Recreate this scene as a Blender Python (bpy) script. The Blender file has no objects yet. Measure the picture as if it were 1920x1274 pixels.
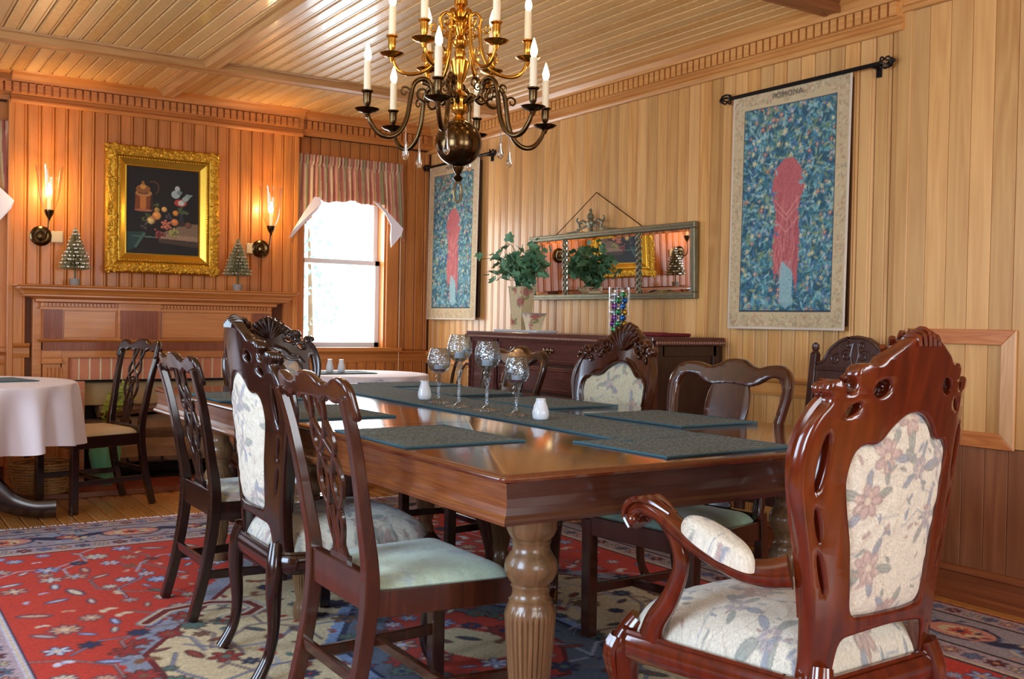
import bpy, bmesh, math, random
import numpy as np
from mathutils import Vector, Matrix
R = math.radians
PI = math.pi
sc = bpy.context.scene
col = sc.collection
# ------------------------------------------------------------------ camera
cam_d = bpy.data.cameras.new('camera'); cam = bpy.data.objects.new('camera', cam_d); col.objects.link(cam)
sc.camera = cam
FPX, YAW, PITCH, ROLL, EYE = 1915.0, R(33.2), R(-1.03), R(1.05), 1.12
cam_d.sensor_fit = 'HORIZONTAL'; cam_d.sensor_width = 36.0; cam_d.lens = 36.0*FPX/1920.0
cam_d.clip_start = 0.05; cam_d.clip_end = 200
F = Vector((math.sin(YAW)*math.cos(PITCH), math.cos(YAW)*math.cos(PITCH), math.sin(PITCH)))
Rt = Vector((math.cos(YAW), -math.sin(YAW), 0)); U = Rt.cross(F)
R2 = Rt*math.cos(ROLL)+U*math.sin(ROLL); U2 = R2.cross(F)
cam.matrix_world = Matrix(((R2.x, U2.x, -F.x, 0), (R2.y, U2.y, -F.y, 0), (R2.z, U2.z, -F.z, EYE), (0, 0, 0, 1)))
# ------------------------------------------------------------------ colour management, world
sc.view_settings.view_transform = 'Standard'; sc.view_settings.look = 'None'
sc.view_settings.gamma = 1.0; sc.view_settings.exposure = 0.0
sc.view_settings.use_curve_mapping = False
w = bpy.data.worlds.new('sky'); sc.world = w; w.use_nodes = True
bg = w.node_tree.nodes['Background']; bg.inputs[0].default_value = (0.80, 0.90, 1.0, 1); bg.inputs[1].default_value = 3.0
# ------------------------------------------------------------------ lights at the windows outside the frame
def area(name, loc, rot, sx, sy, power, color):
    l = bpy.data.lights.new(name, 'AREA'); l.shape = 'RECTANGLE'; l.size = sx; l.size_y = sy
    l.energy = power; l.color = color
    o = bpy.data.objects.new(name, l); o.location = loc; o.rotation_euler = rot; col.objects.link(o); return o
def point(name, loc, power, color, rad=0.02):
    l = bpy.data.lights.new(name, 'POINT'); l.energy = power; l.color = color; l.shadow_soft_size = rad
    o = bpy.data.objects.new(name, l); o.location = loc; col.objects.link(o); return o
DAY = (0.56, 0.76, 1.0)
DAYW = (0.93, 0.96, 1.0)
area('daylight_front_left', (0.55, -1.66, 1.45), (R(90), 0, 0), 1.3, 1.5, 30, DAYW)
area('daylight_front_right', (2.75, -1.66, 1.45), (R(90), 0, 0), 1.3, 1.5, 46, DAYW)
area('daylight_left_near', (-1.36, 1.6, 1.5), (R(90), 0, R(-90)), 1.3, 1.5, 90, DAY)
area('daylight_left_far', (-1.36, 4.3, 1.5), (R(90), 0, R(-90)), 1.3, 1.5, 58, DAY)
area('daylight_back_window', (3.16, 7.30, 1.45), (R(90), 0, R(180)), 0.62, 1.0, 22, DAYW)
SCONCE_W, CANDLE_W = 40.0, 2.6
WARM = (1.0, 0.62, 0.26)
# ------------------------------------------------------------------ helpers: materials
def lin(c):
    c = np.asarray(c, float); return np.where(c <= 0.04045, c/12.92, ((c+0.055)/1.055)**2.4)
def L4(c): return tuple(float(x) for x in lin(np.array(c)/255.0))+(1.0,)
def newmat(name):
    m = bpy.data.materials.new(name); m.use_nodes = True
    return m, m.node_tree, m.node_tree.nodes['Principled BSDF']
def simple(name, c, rough=0.5, metal=0.0, coat=0.0, bump=0.0, bscale=60, trans=0.0, ior=1.45, vary=0.12, sheen=0.0, alpha=1.0):
    m, nt, b = newmat(name); N = nt.nodes
    base = L4(c)
    b.inputs['Roughness'].default_value = rough; b.inputs['Metallic'].default_value = metal
    b.inputs['Coat Weight'].default_value = coat; b.inputs['Coat Roughness'].default_value = 0.12
    b.inputs['Transmission Weight'].default_value = trans; b.inputs['IOR'].default_value = ior
    b.inputs['Sheen Weight'].default_value = sheen
    tc = N.new('ShaderNodeTexCoord'); no = N.new('ShaderNodeTexNoise'); no.inputs['Scale'].default_value = bscale/6
    nt.links.new(tc.outputs['Object'], no.inputs['Vector'])
    mx = N.new('ShaderNodeMix'); mx.data_type = 'RGBA'
    mx.inputs[6].default_value = tuple(x*(1-vary) for x in base[:3])+(1,)
    mx.inputs[7].default_value = tuple(min(1, x*(1+vary)) for x in base[:3])+(1,)
    nt.links.new(no.outputs['Fac'], mx.inputs[0]); nt.links.new(mx.outputs[2], b.inputs['Base Color'])
    if bump:
        n2 = N.new('ShaderNodeTexNoise'); n2.inputs['Scale'].default_value = bscale
        nt.links.new(tc.outputs['Object'], n2.inputs['Vector'])
        bp = N.new('ShaderNodeBump'); bp.inputs['Strength'].default_value = bump; bp.inputs['Distance'].default_value = 0.004
        nt.links.new(n2.outputs['Fac'], bp.inputs['Height']); nt.links.new(bp.outputs[0], b.inputs['Normal'])
    return m
def wood(name, ca, cb, rough=0.4, stretch=(14, 14, 0.9), coat=0.0, vary=0.2, contrast=1.0, bump=0.08, cc=None, ring=7.0):
    """grain runs along the axis with the smallest stretch"""
    m, nt, b = newmat(name); N = nt.nodes; K = nt.links.new
    b.inputs['Roughness'].default_value = rough; b.inputs['Coat Weight'].default_value = coat
    b.inputs['Coat Roughness'].default_value = 0.1
    tc = N.new('ShaderNodeTexCoord'); oi = N.new('ShaderNodeObjectInfo')
    mp = N.new('ShaderNodeMapping'); mp.inputs['Scale'].default_value = stretch
    cx = N.new('ShaderNodeCombineXYZ'); ml = N.new('ShaderNodeMath'); ml.operation = 'MULTIPLY'; ml.inputs[1].default_value = 37.0
    K(oi.outputs['Random'], ml.inputs[0])
    for i in range(3): K(ml.outputs[0], cx.inputs[i])
    K(tc.outputs['Object'], mp.inputs['Vector']); K(cx.outputs[0], mp.inputs['Location'])
    n1 = N.new('ShaderNodeTexNoise'); n1.inputs['Scale'].default_value = 1.0; n1.inputs['Detail'].default_value = 2.0
    K(mp.outputs[0], n1.inputs['Vector'])
    # growth rings: bands of a smooth noise field
    r = N.new('ShaderNodeMath'); r.operation = 'MULTIPLY'; r.inputs[1].default_value = ring; K(n1.outputs['Fac'], r.inputs[0])
    fr = N.new('ShaderNodeMath'); fr.operation = 'PINGPONG'; fr.inputs[1].default_value = 0.5; K(r.outputs[0], fr.inputs[0])
    n2 = N.new('ShaderNodeTexNoise'); n2.inputs['Scale'].default_value = 6.0; n2.inputs['Detail'].default_value = 4
    K(mp.outputs[0], n2.inputs['Vector'])
    ad = N.new('ShaderNodeMath'); ad.operation = 'MULTIPLY_ADD'; ad.inputs[1].default_value = 1.1*contrast
    K(fr.outputs[0], ad.inputs[0]); 
    sb = N.new('ShaderNodeMath'); sb.operation = 'MULTIPLY_ADD'; sb.inputs[1].default_value = 0.9; sb.inputs[2].default_value = -0.22
    K(n2.outputs['Fac'], sb.inputs[0]); K(sb.outputs[0], ad.inputs[2])
    mx = N.new('ShaderNodeMix'); mx.data_type = 'RGBA'; mx.clamp_factor = True
    mx.inputs[6].default_value = L4(ca); mx.inputs[7].default_value = L4(cb); K(ad.outputs[0], mx.inputs[0])
    out = mx.outputs[2]
    if cc:
        m2 = N.new('ShaderNodeMix'); m2.data_type = 'RGBA'; m2.inputs[7].default_value = L4(cc); K(out, m2.inputs[6])
        mm = N.new('ShaderNodeMath'); mm.operation = 'MULTIPLY'; mm.inputs[1].default_value = 7.31; K(oi.outputs['Random'], mm.inputs[0])
        f2 = N.new('ShaderNodeMath'); f2.operation = 'FRACT'; K(mm.outputs[0], f2.inputs[0])
        f3 = N.new('ShaderNodeMath'); f3.operation = 'MULTIPLY'; f3.inputs[1].default_value = 0.5; K(f2.outputs[0], f3.inputs[0]); K(f3.outputs[0], m2.inputs[0])
        out = m2.outputs[2]
    hs = N.new('ShaderNodeHueSaturation'); K(out, hs.inputs['Color'])
    mr = N.new('ShaderNodeMapRange'); mr.inputs['To Min'].default_value = 1-vary; mr.inputs['To Max'].default_value = 1+vary
    K(oi.outputs['Random'], mr.inputs['Value']); K(mr.outputs[0], hs.inputs['Value'])
    K(hs.outputs[0], b.inputs['Base Color'])
    if bump:
        bp = N.new('ShaderNodeBump'); bp.inputs['Strength'].default_value = bump; bp.inputs['Distance'].default_value = 0.002
        K(n2.outputs['Fac'], bp.inputs['Height']); K(bp.outputs[0], b.inputs['Normal'])
    return m
def vcol(name, rough=0.85, bump=0.25, bscale=350, sheen=0.15):
    m, nt, b = newmat(name); N = nt.nodes; K = nt.links.new
    at = N.new('ShaderNodeAttribute'); at.attribute_name = 'Col'
    tc = N.new('ShaderNodeTexCoord'); no = N.new('ShaderNodeTexNoise'); no.inputs['Scale'].default_value = bscale
    K(tc.outputs['Object'], no.inputs['Vector'])
    mr = N.new('ShaderNodeMapRange'); mr.inputs['From Min'].default_value = 0.25; mr.inputs['From Max'].default_value = 0.75
    mr.inputs['To Min'].default_value = 0.86; mr.inputs['To Max'].default_value = 1.12; K(no.outputs['Fac'], mr.inputs['Value'])
    hs = N.new('ShaderNodeHueSaturation'); K(at.outputs['Color'], hs.inputs['Color']); K(mr.outputs[0], hs.inputs['Value'])
    K(hs.outputs[0], b.inputs['Base Color']); b.inputs['Roughness'].default_value = rough
    b.inputs['Sheen Weight'].default_value = sheen
    bp = N.new('ShaderNodeBump'); bp.inputs['Strength'].default_value = bump; bp.inputs['Distance'].default_value = 0.002
    K(no.outputs['Fac'], bp.inputs['Height']); K(bp.outputs[0], b.inputs['Normal'])
    return m
def emis(name, c, s):
    m, nt, b = newmat(name); b.inputs['Base Color'].default_value = L4(c)
    b.inputs['Emission Color'].default_value = L4(c); b.inputs['Emission Strength'].default_value = s; return m
def glass(name, tint=(245, 250, 250), rough=0.02, ior=1.45):
    m, nt, b = newmat(name); b.inputs['Base Color'].default_value = L4(tint)
    b.inputs['Transmission Weight'].default_value = 1.0; b.inputs['Roughness'].default_value = rough; b.inputs['IOR'].default_value = ior
    return m
def thin_glass(name, tint=(250, 252, 252), refl=1.0, rough=0.02, crack=0.0, base=0.03):
    m, nt, b = newmat(name); N = nt.nodes; K = nt.links.new
    tr = N.new('ShaderNodeBsdfTransparent'); tr.inputs['Color'].default_value = L4(tint)
    gl = N.new('ShaderNodeBsdfGlossy'); gl.inputs['Roughness'].default_value = rough
    fr0 = N.new('ShaderNodeLayerWeight'); fr0.inputs['Blend'].default_value = 0.5; fr = N.new('ShaderNodeMath'); fr.operation = 'POWER'; fr.inputs[1].default_value = 3.2; K(fr0.outputs['Facing'], fr.inputs[0])
    ma = N.new('ShaderNodeMath'); ma.operation = 'MULTIPLY_ADD'; ma.inputs[1].default_value = refl; ma.inputs[2].default_value = base; ma.use_clamp = True
    K(fr.outputs[0], ma.inputs[0]); mx = N.new('ShaderNodeMixShader'); K(ma.outputs[0], mx.inputs[0]); K(tr.outputs[0], mx.inputs[1]); K(gl.outputs[0], mx.inputs[2])
    if crack:
        tc = N.new('ShaderNodeTexCoord'); vo = N.new('ShaderNodeTexVoronoi'); vo.feature = 'DISTANCE_TO_EDGE'; vo.inputs['Scale'].default_value = 110
        K(tc.outputs['Object'], vo.inputs['Vector']); bp = N.new('ShaderNodeBump'); bp.inputs['Strength'].default_value = crack; bp.inputs['Distance'].default_value = 0.003
        K(vo.outputs['Distance'], bp.inputs['Height']); K(bp.outputs[0], gl.inputs['Normal']); K(bp.outputs[0], fr0.inputs['Normal'])
    K(mx.outputs[0], nt.nodes['Material Output'].inputs['Surface']); nt.nodes.remove(b); return m
M = {}
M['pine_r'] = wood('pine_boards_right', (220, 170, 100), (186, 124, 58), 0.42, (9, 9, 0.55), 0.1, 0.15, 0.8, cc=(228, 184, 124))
M['pine_b'] = wood('pine_boards_back_sconce_tint', (204, 130, 56), (164, 90, 32), 0.42, (9, 9, 0.55), 0.1, 0.13, 0.8, cc=(194, 112, 48))  # same pine as the right wall; warm sconce glow put into its colour
M['pine_low'] = wood('pine_boards_lower', (160, 106, 70), (124, 72, 44), 0.45, (9, 9, 0.55), 0.1, 0.12, 0.8)
M['pine_c'] = wood('pine_boards_ceiling', (226, 182, 112), (200, 142, 74), 0.34, (9, 0.55, 9), 0.25, 0.13, 0.8, cc=(232, 200, 142))
M['pine_bx'] = wood('pine_trim_along_back', (200, 126, 58), (160, 88, 36), 0.4, (0.6, 12, 12), 0.15, 0.05, 0.7)
M['pine_rx'] = wood('pine_trim_along_right', (220, 162, 92), (188, 120, 58), 0.4, (12, 0.6, 12), 0.15, 0.05, 0.7)
M['pine_beam'] = wood('pine_beam', (200, 148, 88), (160, 100, 52), 0.4, (0.7, 12, 12), 0.15, 0.05, 0.7)
M['pine_base'] = wood('pine_baseboard', (150, 88, 52), (112, 58, 32), 0.4, (12, 0.6, 12), 0.15, 0.05, 0.7)
M['groove'] = simple('joint_shadow_wood', (92, 48, 22), 0.8)
M['panel_frame'] = wood('pine_panel_frame', (214, 138, 74), (180, 98, 44), 0.35, (12, 1.0, 12), 0.3, 0.06, 1.0, ring=14)
M['panel_frame_v'] = wood('pine_panel_frame_vertical', (222, 176, 128), (196, 142, 92), 0.4, (12, 12, 1.0), 0.2, 0.06, 0.8)
M['floor'] = wood('floor_boards', (224, 160, 84), (178, 112, 50), 0.28, (9, 0.8, 9), 0.4, 0.16, 0.8)
M['mahog'] = wood('dark_mahogany', (46, 20, 12), (24, 9, 6), 0.22, (10, 10, 1.5), 0.55, 0.05, 0.8)
M['mahog_mid'] = wood('red_brown_mahogany', (74, 34, 17), (40, 16, 8), 0.22, (10, 10, 1.5), 0.55, 0.05, 0.8)
M['mahog_red'] = wood('polished_red_mahogany', (106, 38, 13), (54, 16, 6), 0.16, (8, 8, 1.5), 0.8, 0.05, 0.7)
M['table_top'] = wood('table_top_wood', (104, 54, 30), (76, 36, 20), 0.12, (14, 0.9, 14), 0.7, 0.03, 0.45)
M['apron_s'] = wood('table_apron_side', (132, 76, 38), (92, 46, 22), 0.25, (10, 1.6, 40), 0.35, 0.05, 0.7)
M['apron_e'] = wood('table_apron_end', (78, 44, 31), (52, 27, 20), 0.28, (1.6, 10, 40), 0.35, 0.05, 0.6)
M['oak_leg'] = wood('oak_turned_leg', (132, 100, 66), (92, 66, 42), 0.3, (14, 14, 1.2), 0.35, 0.05, 0.9)
M['walnut'] = wood('sideboard_wood', (92, 44, 38), (60, 24, 22), 0.25, (12, 1.2, 12), 0.4, 0.05, 0.7)
M['carved'] = wood('carved_oak_chair', (78, 46, 36), (46, 24, 19), 0.32, (12, 12, 1.2), 0.3, 0.05, 0.8)
M['ironblk'] = simple('black_iron', (20, 20, 22), 0.4, 0.6)
M['brass'] = simple('polished_brass', (204, 150, 62), 0.2, 1.0, vary=0.15)
M['bronze'] = simple('dark_bronze', (92, 72, 46), 0.2, 1.0, vary=0.2)
M['gilt'] = simple('gilt_gesso', (206, 158, 52), 0.34, 0.85, bump=0.9, bscale=190, vary=0.35)
M['gilt_s'] = simple('smooth_gilt', (216, 172, 62), 0.28, 0.85, vary=0.12)
M['pewter'] = simple('antique_silver_leaf', (128, 124, 100), 0.4, 0.7, bump=0.5, bscale=160, vary=0.3)
M['mirror'] = simple('mirror_silver', (236, 236, 232), 0.015, 1.0, vary=0.0)
M['teal'] = simple('teal_ribbed_cotton', (62, 78, 78), 0.9, bump=0.5, bscale=300, vary=0.3)
def ribbed(name, c1, c2):
    m, nt, b = newmat(name); N = nt.nodes; K = nt.links.new; tc = N.new('ShaderNodeTexCoord')
    wv = N.new('ShaderNodeTexWave'); wv.bands_direction = 'Y'; wv.inputs['Scale'].default_value = 24; wv.inputs['Distortion'].default_value = 5.0; wv.inputs['Detail'].default_value = 2; wv.inputs['Detail Scale'].default_value = 7
    K(tc.outputs['Object'], wv.inputs['Vector']); no = N.new('ShaderNodeTexNoise'); no.inputs['Scale'].default_value = 160; K(tc.outputs['Object'], no.inputs['Vector'])
    ad = N.new('ShaderNodeMath'); ad.operation = 'MULTIPLY_ADD'; ad.inputs[1].default_value = 0.6; K(wv.outputs['Fac'], ad.inputs[0])
    n2 = N.new('ShaderNodeMath'); n2.operation = 'MULTIPLY_ADD'; n2.inputs[1].default_value = 1.2; n2.inputs[2].default_value = -0.4; K(no.outputs['Fac'], n2.inputs[0]); K(n2.outputs[0], ad.inputs[2])
    mx = N.new('ShaderNodeMix'); mx.data_type = 'RGBA'; mx.clamp_factor = True; mx.inputs[6].default_value = L4(c1); mx.inputs[7].default_value = L4(c2); K(ad.outputs[0], mx.inputs[0])
    K(mx.outputs[2], b.inputs['Base Color']); b.inputs['Roughness'].default_value = 0.8; bp = N.new('ShaderNodeBump'); bp.inputs['Strength'].default_value = 0.8; bp.inputs['Distance'].default_value = 0.003
    K(ad.outputs[0], bp.inputs['Height']); K(bp.outputs[0], b.inputs['Normal']); return m
M['teal'] = ribbed('teal_ribbed_cotton', (44, 58, 60), (124, 138, 138))  # paler rib tone has the bluish highlight put into its colour
M['teal_edge'] = simple('teal_piping', (52, 88, 98), 0.8, bump=0.2, bscale=300)
M['green_dam'] = simple('pale_green_damask', (164, 192, 168), 0.6, bump=0.15, bscale=90, vary=0.22, sheen=0.3)
M['cream_seat'] = simple('cream_seat_cloth', (206, 186, 150), 0.8, vary=0.1)
M['cloth'] = simple('white_tablecloth', (236, 228, 232), 0.75, vary=0.02, bump=0.1, bscale=40)
M['porc'] = simple('white_porcelain', (224, 232, 240), 0.12, vary=0.02, coat=0.5)
M['ivory'] = simple('candle_sleeve', (236, 220, 186), 0.5, vary=0.04)
M['glass'] = thin_glass('clear_glass', refl=0.75, base=0.06, rough=0.04)
M['crystal'] = glass('crystal')
M['pane'] = thin_glass('window_glass', refl=0.6, base=0.0)
M['white_paint'] = simple('white_painted_sash', (232, 234, 236), 0.5, vary=0.02)
M['brick'] = simple('pink_firebrick', (206, 128, 92), 0.9, bump=0.5, bscale=90, vary=0.2)
M['brick2'] = simple('red_hearth_brick', (150, 70, 48), 0.6, bump=0.4, bscale=60, vary=0.25)
M['mortar'] = simple('cream_mortar', (222, 200, 158), 0.95, bump=0.4, bscale=120)
M['soot'] = simple('sooty_stone', (92, 70, 52), 0.95, bump=0.6, bscale=20, vary=0.4)
M['lintel'] = simple('tan_stone', (190, 158, 110), 0.9, bump=0.6, bscale=14, vary=0.35)
M['bark'] = simple('bark', (172, 138, 106), 0.95, bump=1.0, bscale=40, vary=0.45)
M['vasegreen'] = simple('mint_green_glaze', (116, 198, 148), 0.35, vary=0.05, coat=0.3)
M['leaf'] = simple('ivy_leaf', (98, 146, 108), 0.5, vary=0.35, bscale=120)
M['leafy'] = simple('yellow_green_leaf', (176, 184, 74), 0.6, vary=0.3, bscale=120)
M['stem'] = simple('plant_stem', (84, 96, 52), 0.7)
M['wicker'] = simple('wicker', (176, 128, 72), 0.7, vary=0.3, bscale=60)
M['blackrod'] = simple('black_rod', (24, 24, 26), 0.35, 0.5)
M['bluedec'] = simple('grey_pot', (150, 140, 130), 0.7)
# ------------------------------------------------------------------ helpers: painting on arrays (flat print, woven pattern)
rng = np.random.default_rng(7)
class Paint:
    def __init__(s, wm, hm, res, base):
        s.res = res; s.w, s.h = wm, hm; s.nx, s.ny = int(round(wm/res))+1, int(round(hm/res))+1
        s.a = np.ones((s.ny, s.nx, 3))*np.array(base)/255.0
    def box(s, x0, x1, y0, y1):
        i0, i1 = max(0, int(x0/s.res)), min(s.nx, int(x1/s.res)+2); j0, j1 = max(0, int(y0/s.res)), min(s.ny, int(y1/s.res)+2)
        if i0 >= i1 or j0 >= j1: return None
        X, Y = np.meshgrid(np.arange(i0, i1)*s.res, np.arange(j0, j1)*s.res); return (slice(j0, j1), slice(i0, i1)), X, Y
    def put(s, sl, mask, c, al=1.0):
        v = s.a[sl]; m = (np.clip(mask, 0, 1)*al)[..., None]; s.a[sl] = v*(1-m)+np.array(c)/255.0*m
    def ell(s, cx, cy, rx, ry, ang, c, al=1.0):
        r = max(rx, ry)+2*s.res; b = s.box(cx-r, cx+r, cy-r, cy+r)
        if b is None: return
        sl, X, Y = b; ca, sa = math.cos(ang), math.sin(ang)
        u = ((X-cx)*ca+(Y-cy)*sa)/rx; v = (-(X-cx)*sa+(Y-cy)*ca)/ry
        d = np.sqrt(u*u+v*v); s.put(sl, (1-d)*min(rx, ry)/s.res+0.5, c, al)
    def rect(s, x0, x1, y0, y1, c, al=1.0):
        b = s.box(x0, x1, y0, y1)
        if b is None: return
        sl, X, Y = b; s.put(sl, ((X >= x0) & (X <= x1) & (Y >= y0) & (Y <= y1))*1.0, c, al)
    def line(s, x0, y0, x1, y1, wd, c, al=1.0):
        b = s.box(min(x0, x1)-wd-s.res, max(x0, x1)+wd+s.res, min(y0, y1)-wd-s.res, max(y0, y1)+wd+s.res)
        if b is None: return
        sl, X, Y = b; dx, dy = x1-x0, y1-y0; t = np.clip(((X-x0)*dx+(Y-y0)*dy)/(dx*dx+dy*dy+1e-12), 0, 1)
        d = np.hypot(X-x0-t*dx, Y-y0-t*dy); s.put(sl, (wd/2-d)/s.res+0.5, c, al)
    def path(s, pts, wd, c, al=1.0):
        for a, b in zip(pts[:-1], pts[1:]): s.line(a[0], a[1], b[0], b[1], wd, c, al)
    def poly(s, pts, c, al=1.0):
        P = np.array(pts); b = s.box(P[:, 0].min(), P[:, 0].max(), P[:, 1].min(), P[:, 1].max())
        if b is None: return
        sl, X, Y = b; ins = np.zeros(X.shape, bool)
        for k in range(len(P)):
            xa, ya = P[k]; xb, yb_ = P[(k+1) % len(P)]
            if ya == yb_: continue
            cnd = ((ya > Y) != (yb_ > Y)) & (X < (xb-xa)*(Y-ya)/(yb_-ya)+xa); ins ^= cnd
        s.put(sl, ins*1.0, c, al)
    def flower(s, cx, cy, r, n, c1, c2, ang=0, al=1.0, outline=None):
        for k in range(n):
            a = ang+2*PI*k/n
            if outline: s.ell(cx+math.cos(a)*r*0.62, cy+math.sin(a)*r*0.62, r*0.48, r*0.30, a, outline, al)
        for k in range(n):
            a = ang+2*PI*k/n
            s.ell(cx+math.cos(a)*r*0.6, cy+math.sin(a)*r*0.6, r*0.38, r*0.2, a, c1, al)
        s.ell(cx, cy, r*0.3, r*0.3, 0, c2, al)
    def sample(s, x, y):
        i = np.clip(np.round(np.mod(x, s.w)/s.res).astype(int), 0, s.nx-1); j = np.clip(np.round(np.mod(y, s.h)/s.res).astype(int), 0, s.ny-1)
        return s.a[j, i]
def setcol(me, rgb):
    a = me.color_attributes.new('Col', 'FLOAT_COLOR', 'POINT')
    n = len(me.vertices); v = np.ones((n, 4)); v[:, :3] = lin(np.clip(rgb, 0, 1)); a.data.foreach_set('color', v.ravel())
# ------------------------------------------------------------------ helpers: geometry -> (verts, faces)
def box(x0, x1, y0, y1, z0, z1):
    v = [(x0, y0, z0), (x1, y0, z0), (x1, y1, z0), (x0, y1, z0), (x0, y0, z1), (x1, y0, z1), (x1, y1, z1), (x0, y1, z1)]
    return v, [(0, 3, 2, 1), (4, 5, 6, 7), (0, 1, 5, 4), (1, 2, 6, 5), (2, 3, 7, 6), (3, 0, 4, 7)]
def lathe(prof, n=24, c=(0, 0, 0), flute=None, cap=True):
    v = []; f = []
    for k, (r, z) in enumerate(prof):
        for i in range(n):
            a = 2*PI*i/n; rr = r*(1+(flute(z, a) if flute else 0)); v.append((c[0]+rr*math.cos(a), c[1]+rr*math.sin(a), c[2]+z))
    m = len(prof)
    for k in range(m-1):
        for i in range(n):
            j = (i+1) % n; f.append((k*n+i, k*n+j, (k+1)*n+j, (k+1)*n+i))
    if cap:
        f.append(tuple(range(n-1, -1, -1))); f.append(tuple((m-1)*n+i for i in range(n)))
    return v, f
def cat(P, n=8, closed=False):
    P = [Vector(p) for p in P]; out = []; m = len(P)
    rg = range(m) if closed else range(m-1)
    for i in rg:
        if closed: p0, p1, p2, p3 = P[(i-1) % m], P[i], P[(i+1) % m], P[(i+2) % m]
        else: p0, p1, p2, p3 = P[max(i-1, 0)], P[i], P[i+1], P[min(i+2, m-1)]
        for k in range(n):
            t = k/n; out.append(0.5*((2*p1)+(p2-p0)*t+(2*p0-5*p1+4*p2-p3)*t*t+(3*p1-p0-3*p2+p3)*t**3))
    if not closed: out.append(P[-1].copy())
    return out
def interp(vals, n):
    x = np.linspace(0, len(vals)-1, n); return np.interp(x, np.arange(len(vals)), vals)
def sweep(path, wa, wb=None, side=(1, 0, 0), ns=10, sq=1.0, closed=False, sub=8, smooth=True):
    """section half-widths: wa along 'side', wb across; sq<1 squares the section"""
    P = cat(path, sub, closed) if smooth else [Vector(p) for p in path]
    m = len(P); wa = interp(wa, m) if hasattr(wa, '__len__') else [wa]*m
    if wb is None: wb = wa
    else: wb = interp(wb, m) if hasattr(wb, '__len__') else [wb]*m
    s0 = Vector(side).normalized(); v = []; f = []
    prev = None
    for i in range(m):
        if closed: t = P[(i+1) % m]-P[(i-1) % m]
        else: t = P[min(i+1, m-1)]-P[max(i-1, 0)]
        if t.length < 1e-9: t = Vector((0, 0, 1))
        t.normalize(); a = s0-t*s0.dot(t)
        if a.length < 0.15: a = prev-t*prev.dot(t) if prev else Vector((0, 1, 0))-t*t.y
        a.normalize(); prev = a.copy(); b = t.cross(a)
        for k in range(ns):
            an = 2*PI*(k+0.5)/ns; ca, sa = math.cos(an), math.sin(an)
            if sq < 1: ca = math.copysign(abs(ca)**sq, ca); sa = math.copysign(abs(sa)**sq, sa)
            q = P[i]+a*(wa[i]*ca)+b*(wb[i]*sa); v.append(tuple(q))
    for i in range(m if closed else m-1):
        for k in range(ns):
            l = (k+1) % ns; j = (i+1) % m; f.append((i*ns+k, i*ns+l, j*ns+l, j*ns+k))
    if not closed:
        f.append(tuple(range(ns-1, -1, -1))); f.append(tuple((m-1)*ns+k for k in range(ns)))
    return v, f
def sqbar(path, wa, wb=None, side=(1, 0, 0), sub=8, smooth=True):      # square bar with crisp arrises
    k = 1.4142
    mul = lambda q: [x*k for x in q] if hasattr(q, '__len__') else (q*k if q is not None else None)
    return sweep(path, mul(wa), mul(wb), side, 4, 1.0, False, sub, smooth)
def ball(c, r, nu=14, nv=9, s=(1, 1, 1)):
    pr = [(max(1e-4, math.sin(PI*k/nv)), -math.cos(PI*k/nv)) for k in range(nv+1)]
    v, f = lathe(pr, nu, cap=False); return [(c[0]+x*r*s[0], c[1]+y*r*s[1], c[2]+z*r*s[2]) for x, y, z in v], f
def grid(nx, ny, fn):
    v = []; f = []
    for j in range(ny+1):
        for i in range(nx+1): v.append(fn(i/nx, j/ny))
    for j in range(ny):
        for i in range(nx):
            a = j*(nx+1)+i; f.append((a, a+1, a+nx+2, a+nx+1))
    return v, f
def xf(g, mtx): return [tuple(mtx @ Vector(p)) for p in g[0]], g[1]
def mv(g, dx, dy, dz): return [(x+dx, y+dy, z+dz) for x, y, z in g[0]], g[1]
def join(gs):
    v = []; f = []
    for gv, gf in gs:
        o = len(v); v += list(gv); f += [tuple(i+o for i in q) for q in gf]
    return v, f
def mould(path, prof, closed=False):
    """profile (out, z) carried along a plan polyline with mitres; out = to the right of travel"""
    n = len(path); v = []; f = []; m = len(prof)
    P = [Vector((p[0], p[1])) for p in path]
    for i in range(n):
        if closed: d0 = (P[i]-P[i-1]).normalized(); d1 = (P[(i+1) % n]-P[i]).normalized()
        else:
            d0 = (P[i]-P[i-1]).normalized() if i > 0 else (P[1]-P[0]).normalized(); d1 = (P[i+1]-P[i]).normalized() if i < n-1 else d0
        n0 = Vector((d0.y, -d0.x)); n1 = Vector((d1.y, -d1.x)); b = (n0+n1); b = b/(1+n0.dot(n1))
        for o, z in prof: v.append((P[i].x+b.x*o, P[i].y+b.y*o, z))
    for i in range(n if closed else n-1):
        j = (i+1) % n
        for k in range(m):
            l = (k+1) % m; f.append((i*m+k, j*m+k, j*m+l, i*m+l))
    if not closed: f.append(tuple(range(m))); f.append(tuple((n-1)*m+k for k in range(m-1, -1, -1)))
    return v, f
def mesh(name, g, mat, smooth=False, fix=True):
    me = bpy.data.meshes.new(name); me.from_pydata(list(g[0]), [], list(g[1])); 
    if fix:
        bm = bmesh.new(); bm.from_mesh(me); bmesh.ops.recalc_face_normals(bm, faces=bm.faces); bm.to_mesh(me); bm.free()
    if mat: me.materials.append(mat)
    if smooth:
        me.polygons.foreach_set('use_smooth', [True]*len(me.polygons))
        try: me.set_sharp_from_angle(angle=R(42))
        except Exception: pass
    me.update(); return me
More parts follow.
